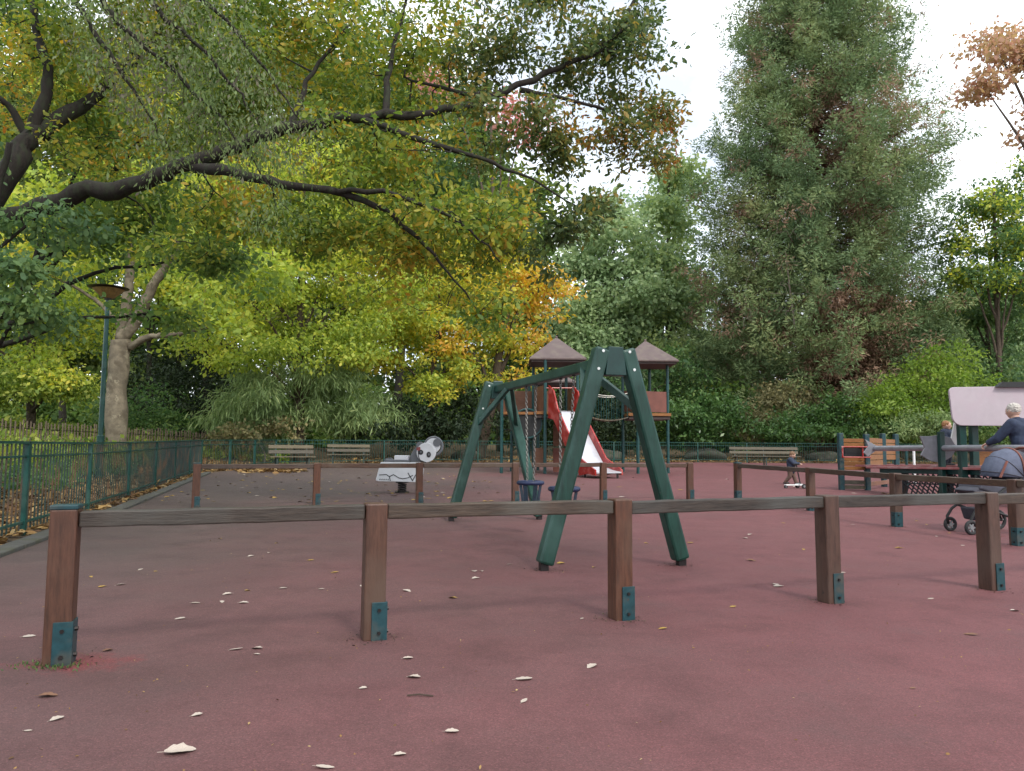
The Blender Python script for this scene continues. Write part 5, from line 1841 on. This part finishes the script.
for i in range(nb):
    f = (i + .5)/nb
    py = 424 - (424 + 185)*f**.92
    z = D(822, py, qy).z
    az = i*2.39996 + random.uniform(-.35, .35)
    rl_ = prof_at(profL if math.cos(az) < 0 else profR, py)*random.uniform(.72, 1.0)
    if random.random() < .05: rl_ *= 1.08
    dx, dy = math.cos(az), math.sin(az)
    pts = []
    for g in range(6):
        h = g/5
        drop = -.20*rl_*math.sin(PI*min(1, h*.85)) + (.07*rl_*max(0, h - .7)/.3)
        pts.append(Vector((sx_ + dx*rl_*h, qy + dy*rl_*h, z + drop)))
    if dy < .45 and rl_ > 1:
        sk.mb.tube(pts[:5], [max(.015, .009*rl_*(1 - .8*g/5)) for g in range(5)], 5, caps=False)
    m = max(2, int(rl_*.85))
    for j in range(m):
        h = 1.0 - (j/m)**1.15*.78
        k0 = min(4, int(h*5))
        p = pts[k0].lerp(pts[k0 + 1], h*5 - k0)
        w_ = .2 + .5*(1 - h) + .12*(rl_ > 5)
        for _ in range(1 if h > .95 else 2):
            t_ = np.array(p) + RNG.normal(size=3)*np.array([w_, w_, .2]) + np.array([0, 0, .1])
            SP.append(t_)
            n_ = math.sin(t_[0]*.55 + 1.3) + math.sin(t_[2]*.42 + t_[0]*.2) + .8*math.sin(t_[2]*1.1 + 2) + (.9 if t_[2] < 9 else 0) + (.7 if 8 < t_[2] < 20 and t_[0] < sx_ - 1 else 0)
            DEAD.append(RNG.random() < (.07 + .55*(h < .6)*(n_ > .2) + .38*(n_ > 1.5)))
SP = np.array(SP)
print('sequoia sprays', len(SP))
sk.mb.build('trunk', M['bark_red'], seq, smooth=True, world=True)
DEAD = np.array(DEAD)
crown(seq, leaves_at(SP[~DEAD], 96, .62, .23, .27, .05, .4, .66, 1.6, 1.5, .55), L['seq'])
crown(seq, leaves_at(SP[DEAD], 70, .60, .25, .22, .35, .2, .75, 1.4, 1.2, .4), L['seqbrown'], name='brown_foliage')
# bare grey twigs on the shaded flank
sk2 = Skel()
sk2.limb([D(795, 330, qy - 5.5), D(790, 290, qy - 6), D(785, 250, qy - 6)], .08, .03, 6)
tw = np.array([tuple(D(random.uniform(735, 815), random.uniform(205, 330), qy - 7.2 + random.uniform(-.8, .8))) for _ in range(45)])
sk2.grow(tw, .018, k=.012, wig=.2, n=4)
sk2.mb.build('dead_branch', M['bark_grey'], seq, smooth=True, world=True)

# -- trees on the right
tree('woodland_tree', 'yellow green tree beside the sequoia against the sky', 'tree', 1000, 47,
     [blob(980, 205, 47, 38, 30, 2.6), blob(1020, 190, 47, 40, 35, 2.8), blob(1000, 245, 46, 45, 32, 2.8), blob(960, 230, 47, 22, 26, 1.8, .8), blob(1040, 250, 46, 40, 50, 3), blob(1010, 285, 46, 45, 28, 2.4, .9), blob(965, 270, 46.5, 28, 26, 2, .8)],
     'ygreen', dens=13, k=36, spread=.42, size=.22, tr=.25, twigs=80, mat2='mgreen', shell=.2)
tree('woodland_tree', 'soft green tree between the sequoia and the yellow green tree', 'tree', 955, 58,
     [blob(950, 300, 58, 35, 35, 3), blob(985, 300, 58, 40, 40, 3), blob(1025, 330, 58, 40, 45, 3), blob(960, 350, 57, 45, 35, 3), blob(1000, 370, 57, 50, 30, 3), blob(925, 350, 58, 25, 35, 2.4)],
     'far', dens=9, k=38, spread=.55, size=.28, tr=.25, twigs=50)
tree('maple_tree', 'russet pink tree with a bough entering from the picture corner', 'tree', 1110, 30,
     [blob(1000, 55, 30, 32, 38, 1.6, .9), blob(1035, 40, 30, 40, 50, 2), blob(990, 95, 30, 20, 20, 1), blob(1060, 110, 30, 40, 40, 2), blob(1030, 130, 30, 14, 14, .8, .6)],
     'russet', dens=26, k=26, spread=.36, size=.19, tr=.3, twigs=80, shell=.15)
tree('woodland_tree', 'blue green tree low behind the bright bush and the cabin', 'tree', 1000, 50,
     [blob(985, 330, 49, 45, 32, 2.6), blob(1025, 310, 50, 45, 40, 3), blob(955, 320, 51, 30, 35, 2.4, .8), blob(1000, 370, 48, 50, 25, 2.6), blob(950, 285, 52, 25, 30, 2, .5)],
     'bluegreen', dens=12, k=32, spread=.45, size=.24, tr=.25, twigs=70)
shrub('shrub', 'bright lime green bush behind the pink roofed cabin', 'bush',
      [blob(938, 378, 44, 42, 32, 2.2), blob(905, 395, 43, 38, 26, 2), blob(960, 400, 43, 30, 25, 1.8), blob(880, 412, 42.5, 30, 20, 1.6)], 'lime', dens=34, k=30, spread=.3, size=.2, aspect=.45)
shrub('shrub', 'olive shrub in front of the lime bush beside the cabin posts', 'bush', [blob(925, 420, 42.2, 30, 22, 1.5), blob(890, 432, 42, 30, 14, 1.4), blob(960, 430, 42, 22, 16, 1.3)], 'bamboo', dens=34, k=28, spread=.28, size=.19, aspect=.3)
shrub('shrub', 'glossy green laurel bush beside the tower with pale tips', 'bush', [blob(702, 415, 43, 36, 26, 2), blob(680, 425, 42.6, 28, 24, 1.6), blob(725, 428, 42.4, 22, 18, 1.4)], 'laurel', dens=40, k=26, spread=.28, size=.22, aspect=.4, up=.6)
shrub('shrub', 'glossy green laurel bush behind the long bench with pale tips', 'bush', [blob(805, 423, 43, 36, 20, 1.6), blob(840, 420, 43, 30, 22, 1.6), blob(775, 430, 42.6, 26, 14, 1.3)], 'laurel', dens=40, k=26, spread=.28, size=.22, aspect=.4, up=.6)
shrub('shrub', 'greyish shrub between the two laurel bushes', 'bush', [blob(752, 425, 44, 25, 18, 1.5), blob(790, 400, 46, 28, 20, 1.6)], 'brownshrub', dens=34, k=26, spread=.3, size=.18)
shrub('shrub', 'green shrub behind the plank wall of the play structure', 'bush', [blob(875, 430, 42.5, 25, 20, 1.4), blob(990, 425, 42.5, 45, 30, 1.8)], 'mgreen', dens=36, k=26, spread=.28, size=.19)

# far wood that closes the view
wb = []
for i in range(34):
    px = -260 + i*47 + random.uniform(-15, 15)
    dep = random.uniform(68, 88)
    top = 90 if px < 460 else 200 if px < 560 else 330
    for py in range(top, 440, 42):
        wb.append(blob(px + random.uniform(-20, 20), py + random.uniform(-10, 10), dep, 38, 28, 4))
S = spray_points(wb, 3.4, .2)
P_, A_, N_, L_, W_ = leaves_at(S, 34, 1.1, .62, .65, .25, .7, .5)
me = leaf_mesh('woodland', P_, A_, N_, L_, W_)
me.materials.append(L['wood'])
o = bpy.data.objects.new('woodland', me)
col.objects.link(o)
tag(o, 'green wood far off that closes the view between the trees', 'woodland', kind='stuff')
print('woodland', len(P_))

wb = []
for i in range(40):
    px = -120 + i*31 + random.uniform(-8, 8)
    dep = random.uniform(50, 60)
    for py in (436, 420, 402):
        wb.append(blob(px + random.uniform(-12, 12), py + random.uniform(-6, 6), dep, 26, 16, 2.2, 1.2 if py > 410 else .7))
S = spray_points(wb, 10, .2)
P_, A_, N_, L_, W_ = leaves_at(S, 30, .6, .36, .6, .25, .7, .5)
P_[:, 2] = np.maximum(P_[:, 2], .2)
me = leaf_mesh('undergrowth', P_, A_, N_, L_, W_)
me.materials.append(L['dgreen'])
o = bpy.data.objects.new('undergrowth', me)
col.objects.link(o)
tag(o, 'dark green undergrowth in the shade under the far trees', 'undergrowth', kind='stuff')

# ground cover on the bank and leaf litter beyond the railing
n = 60000
gx = RNG.uniform(-34, -9, n)
gy = RNG.uniform(11, 40, n)
P = []
for x, y in zip(gx, gy):
    u = left_x(min(y, 31)) - x
    if (u > 3.6 + .8*math.sin(y*1.3) or y > 34) and -x/y > .30 and -x/y < .85:
        P.append((x, y, terrain(x, y) + abs(random.gauss(0, .22)) + .02))
P = np.array(P)
n = len(P)
me = leaf_mesh('ground_cover', P, RNG.normal(size=(n, 3)) + np.array([0, 0, .3]), RNG.normal(size=(n, 3))*.6 + np.array([0, 0, .8]), .2*RNG.lognormal(0, .3, n), .11*RNG.lognormal(0, .3, n))
me.materials.append(L['cover'])
o = bpy.data.objects.new('ground_cover', me)
col.objects.link(o)
tag(o, 'yellow green ground cover on the bank behind the paling fence', 'ground cover', kind='stuff')

n = 16000
P = []
while len(P) < n:
    y = random.uniform(8.5, 30)
    u = 2.0 + .5*math.sin(y*1.1) + 6*random.random()
    x = left_x(min(y, 31)) - u
    P.append((x, y, terrain(x, y) + abs(random.gauss(0, .16)) + .02))
P = np.array(P)
me = leaf_mesh('ivy', P, RNG.normal(size=(n, 3)) + np.array([0, 0, .3]), RNG.normal(size=(n, 3))*.6 + np.array([0, 0, .8]), .13*RNG.lognormal(0, .3, n), .09*RNG.lognormal(0, .3, n), HEX)
me.materials.append(L['mgreen'])
o = bpy.data.objects.new('ivy', me)
col.objects.link(o)
tag(o, 'low green ivy on the soil between the railing and the paling fence', 'ivy', kind='stuff')


def scatter(name, fn, n, size, label, mat='litter', cat='leaf litter'):
    P = []
    while len(P) < n:
        p = fn()
        if p: P.append(p)
    P = np.array(P)
    A = RNG.normal(size=(n, 3))*np.array([1, 1, .25])
    Nn = RNG.normal(size=(n, 3))*.35 + np.array([0, 0, 1])
    Ls = size*RNG.lognormal(0, .25, n)
    me = leaf_mesh(name, P, A, Nn, Ls, Ls*.7, HEX)
    me.materials.append(L[mat])
    o = bpy.data.objects.new(name, me)
    col.objects.link(o)
    return tag(o, label, cat, kind='stuff')


def f_left():
    y = 3 + 29*random.random()**.8
    u = .02 + 4.6*random.random()**1.2
    x = left_x(y) - u
    return (x, y, terrain(x, y) + random.uniform(-.015, .02))


scatter('leaf_litter', f_left, 16000, .12, 'orange and brown leaf litter on the soil beyond the railing')


def f_kerb():
    y = 3.5 + 21*random.random()
    x = left_x(y) + abs(random.gauss(0, .1)) - .05
    return (x, y, court_z(y) + .055 + random.uniform(-.02, .01))


scatter('leaf_litter', f_kerb, 700, .09, 'strip of dry leaves caught along the foot of the railing')


def f_back():
    x = random.uniform(-8, 25)
    y = back_y(x) + random.uniform(.1, 4)
    return (x, y, terrain(x, y) + random.uniform(-.01, .02))


scatter('leaf_litter', f_back, 5000, .16, 'leaf litter on the ground beyond the far railing')


def f_pile():
    p = G(random.uniform(236, 300), random.gauss(470.5, 1.2))
    if p.x < left_x(min(p.y, 31)) + .2 or p.y > 31: return None
    return (p.x, p.y, court_z(p.y) + .02 + abs(random.gauss(0, .03)))


scatter('leaf_pile', f_pile, 1500, .15, 'orange brown drift of leaves beside the short bench', cat='leaf pile')

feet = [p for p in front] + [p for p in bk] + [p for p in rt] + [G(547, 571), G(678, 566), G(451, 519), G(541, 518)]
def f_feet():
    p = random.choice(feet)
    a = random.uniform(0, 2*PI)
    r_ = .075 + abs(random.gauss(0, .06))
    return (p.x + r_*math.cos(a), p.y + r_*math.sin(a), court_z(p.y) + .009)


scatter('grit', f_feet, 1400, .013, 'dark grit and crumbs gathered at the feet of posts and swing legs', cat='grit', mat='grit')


def f_open():
    y = 1.6 + 16*random.random()**1.5
    x = random.uniform(-.75, .75)*y
    if x < left_x(y) + .6: return None
    return (x, y, court_z(y) + .009)


scatter('grit', f_open, 900, .012, 'scattered crumbs, seeds and bits of twig on the open rubber ground', cat='grit', mat='litter')

# ------------------------------------------------------------------ fallen leaves, each its own object
def leaf_variant(i, m):
    r = random.Random(100 + i)
    n = 11
    mb = MB()
    c1, c2 = r.uniform(.05, .3), r.uniform(-.3, .3)
    W = r.uniform(.19, .36)
    for k in range(n):
        t = k/(n - 1)
        w = W*math.sin(PI*min(1, t*.93 + .05))**.7*(1 + .13*math.sin(t*19 + i))
        for s in (-1, -.5, 0, .5, 1):
            x = t - .5
            z = c1*(abs(s)*w)**2*3 + .18*c2*(t - .5)**2*2 + .25*abs(c2)*max(0, t - .6) + (.03 if abs(s) < .1 else .045) + r.uniform(0, .015)
            mb.v.append((x, s*w, z))
    for k in range(n - 1):
        for j in range(4):
            a = k*5 + j
            mb.f.append((a, a + 1, a + 6, a + 5))
    mb.tube([(-.5, 0, .03), (-.72, .02, .02)], .012, 4)
    me = mb.mesh('fallen_leaf', True)
    me.materials.append(m)
    return me


LV = [leaf_variant(i, M['leaf_pale']) for i in range(5)] + [leaf_variant(i + 5, M['leaf_yellow']) for i in range(4)] + [leaf_variant(i + 9, M['leaf_brown']) for i in range(3)]
GL = 'fallen leaves on the rubber ground'


def put_leaf(px, py, size, var, label, rz=None, p=None):
    p = p or G(px, py)
    o = bpy.data.objects.new('fallen_leaf', LV[var])
    col.objects.link(o)
    o.location = (p.x, p.y, court_z(p.y) + .008)
    o.rotation_euler = (random.uniform(-.12, .12), random.uniform(-.12, .12), random.uniform(0, 6.28) if rz is None else rz)
    o.scale = (size, size, size)
    return tag(o, label, 'fallen leaf', GL)


own = [(180, 754, .10, 3, 'longest pale curled leaf lying near the camera, pointed at one end', .5), (57, 721, .05, 1, 'crinkled pale leaf on the ground below the end post of the near barrier', 1.0),
       (325, 770, .06, 2, 'pale leaf cut by the bottom edge of the picture', 0), (400, 757, .042, 3, 'small pale leaf near the bottom edge, beyond the longest leaf', .4), (452, 734, .05, 4, 'oval pale leaf lying alone between the crinkled bottom leaf and the pale pair', .1),
       (524, 703, .05, 2, 'pale crumpled leaf just below the wide flat leaf', 1.1), (524, 681, .075, 0, 'wide flat pale leaf in the middle of the near ground', .1), (592, 668, .06, 1, 'ragged pale leaf below the middle post of the near barrier', .8),
       (414, 679, .065, 3, 'pale leaf with a bent tip under the second post of the near barrier', -.4), (408, 660, .05, 4, 'pale leaf just above the bent tipped one, nearest the second post', .2), (363, 690, .035, 1, 'tiny pale leaf below the foot of the second post', 0),
       (236, 651, .065, 2, 'pale leaf with a split edge between the end post and the second post', .2), (257, 650, .06, 3, 'pale leaf in a pair beside the split one', -.2), (257, 656, .032, 4, 'tiny pale leaf tucked under the pair between the posts', 0),
       (29, 638, .06, 0, 'narrow pale leaf beside the end post at the picture edge', .5), (197, 717, .04, 1, 'small pale leaf on bare ground above the longest leaf', .4), (28, 733, .03, 2, 'tiny pale leaf below the crinkled one near the corner', 0),
       (180, 620, .06, 0, 'pale flat leaf behind the end post, tip towards the barrier', .1), (244, 604, .06, 1, 'pale ragged leaf halfway between the near barrier and the split leaf', .2), (971, 636, .07, 9, 'brown leaf lying alone below the last full post of the near barrier', -.6),
       (48, 698, .07, 10, 'dark brown twiggy leaf below the red patch at the end post', .3), (663, 630, .05, 7, 'small ochre leaf beside the foot of the middle post', .2), (931, 600, .05, 2, 'pale leaf between the last two posts of the near barrier', .3),
       (1015, 612, .06, 3, 'pale leaf at the picture edge beyond the last post', .2), (733, 608, .045, 8, 'yellowish leaf between the middle post and the fourth post', .4), (582, 620, .045, 2, 'pale leaf beside the foot of the middle post', 1.2),
       (108, 652, .05, 11, 'dull brown leaf close to the red patch by the end post', .9), (913, 690, .03, 9, 'tiny brown scrap on the open red ground', .4)]
for px, py, s, v, lab, rz in own:
    put_leaf(px, py, s, v, lab, rz)
cnt = 0
rr = random.Random(5)
def zone(n, x0, x1, y0, y1, vs, smin, smax, lab, ok=None):
    k = 0
    while k < n:
        px, py = rr.uniform(x0, x1), y0 + (y1 - y0)*rr.random()
        p = G(px, py)
        if ok and not ok(p, px, py): continue
        if p.x < left_x(min(p.y, 31)) + .55 or p.y > back_y(p.x) - .6: continue
        put_leaf(px, py, rr.uniform(smin, smax), rr.choice(vs), lab, p=p)
        k += 1
zone(165, 150, 500, 470, 503, [5, 6, 7, 8, 0, 5, 6, 10],   .07, .135, 'one of the leaves scattered round the panda rider and the short bench')
zone(32, 90, 520, 512, 610, [0, 1, 2, 3, 4, 5, 7, 8], .035, .075, 'one of the leaves lying between the near barrier and the swing frame')
zone(26, 560, 1000, 520, 590, [0, 2, 4, 5, 8, 10], .045, .085, 'one of the leaves on the red ground between the swing frame and the pushchair')
zone(20, 500, 900, 472, 500, [5, 6, 7, 0, 1], .08, .14, 'one of the leaves on the far red ground in front of the tower and scooter')
mb = MB().tube([(-.05, 0, .006), (0, .006, .009), (.06, -.004, .006)], .0035, 5)
p = G(419, 698)
tw = mb.build('fallen_twig', M['twig'])
tw.location = (p.x, p.y, .004)
tag(tw, 'thin dark twig lying among the pale leaves near the camera', 'twig')

# ------------------------------------------------------------------ sky, sun, camera
w = bpy.data.worlds.new('World')
scene.world = w
w.use_nodes = True
nt = w.node_tree
nt.nodes.clear()
out = N(nt, 'ShaderNodeOutputWorld')
SUN_EL, SUN_AZ = math.radians(46), math.radians(150)     # azimuth clockwise from +Y
sky = N(nt, 'ShaderNodeTexSky', sky_type='NISHITA')
sky.sun_disc = False
sky.sun_elevation = SUN_EL
sky.sun_rotation = SUN_AZ
sky.air_density = 1
sky.dust_density = 2
b1 = N(nt, 'ShaderNodeBackground')
b1.inputs[1].default_value = .085
nt.links.new(sky.outputs[0], b1.inputs[0])
b2 = N(nt, 'ShaderNodeBackground')
b2.inputs[0].default_value = (.90, .955, 1, 1)
b2.inputs[1].default_value = 1.18
tc = N(nt, 'ShaderNodeTexCoord')
mp = N(nt, 'ShaderNodeMapping')
mp.inputs['Scale'].default_value = (1, 1, 1.8)
nt.links.new(tc.outputs['Generated'], mp.inputs[0])
nz = N(nt, 'ShaderNodeTexNoise')
nz.inputs['Scale'].default_value = 3.2
nz.inputs['Detail'].default_value = 7
nz.inputs['Roughness'].default_value = .55
nt.links.new(mp.outputs[0], nz.inputs['Vector'])
r = ramp(nt, [(.38, (.38, .38, .38)), (.60, (1, 1, 1))])
nt.links.new(nz.outputs['Fac'], r.inputs[0])
ms = N(nt, 'ShaderNodeMixShader')
nt.links.new(r.outputs[0], ms.inputs[0])
nt.links.new(b1.outputs[0], ms.inputs[1])
nt.links.new(b2.outputs[0], ms.inputs[2])
nt.links.new(ms.outputs[0], out.inputs[0])

sd = bpy.data.lights.new('sun', 'SUN')
sd.energy = 1.3
sd.angle = math.radians(11)
sd.color = (1, .95, .87)
so = bpy.data.objects.new('sun', sd)
col.objects.link(so)
sv = Vector((math.sin(SUN_AZ)*math.cos(SUN_EL), math.cos(SUN_AZ)*math.cos(SUN_EL), math.sin(SUN_EL)))
so.rotation_euler = (-sv).to_track_quat('-Z', 'Y').to_euler()

cam = bpy.data.cameras.new('camera')
cam.sensor_width = 36
cam.lens = 36*F/1024
cam.clip_end = 1000
cam.clip_start = .05
co = bpy.data.objects.new('camera', cam)
col.objects.link(co)
co.location = (0, 0, CAMH)
co.rotation_euler = CR.to_euler()
scene.camera = co

scene.view_settings.view_transform = 'Standard'
scene.view_settings.look = 'None'
scene.view_settings.exposure = 1.02
scene.view_settings.gamma = 1
scene.cycles.use_denoising = True
scene.cycles.max_bounces = 6
scene.cycles.diffuse_bounces = 4
scene.cycles.glossy_bounces = 2
scene.cycles.transmission_bounces = 4
scene.cycles.use_adaptive_sampling = True
scene.cycles.adaptive_threshold = .015
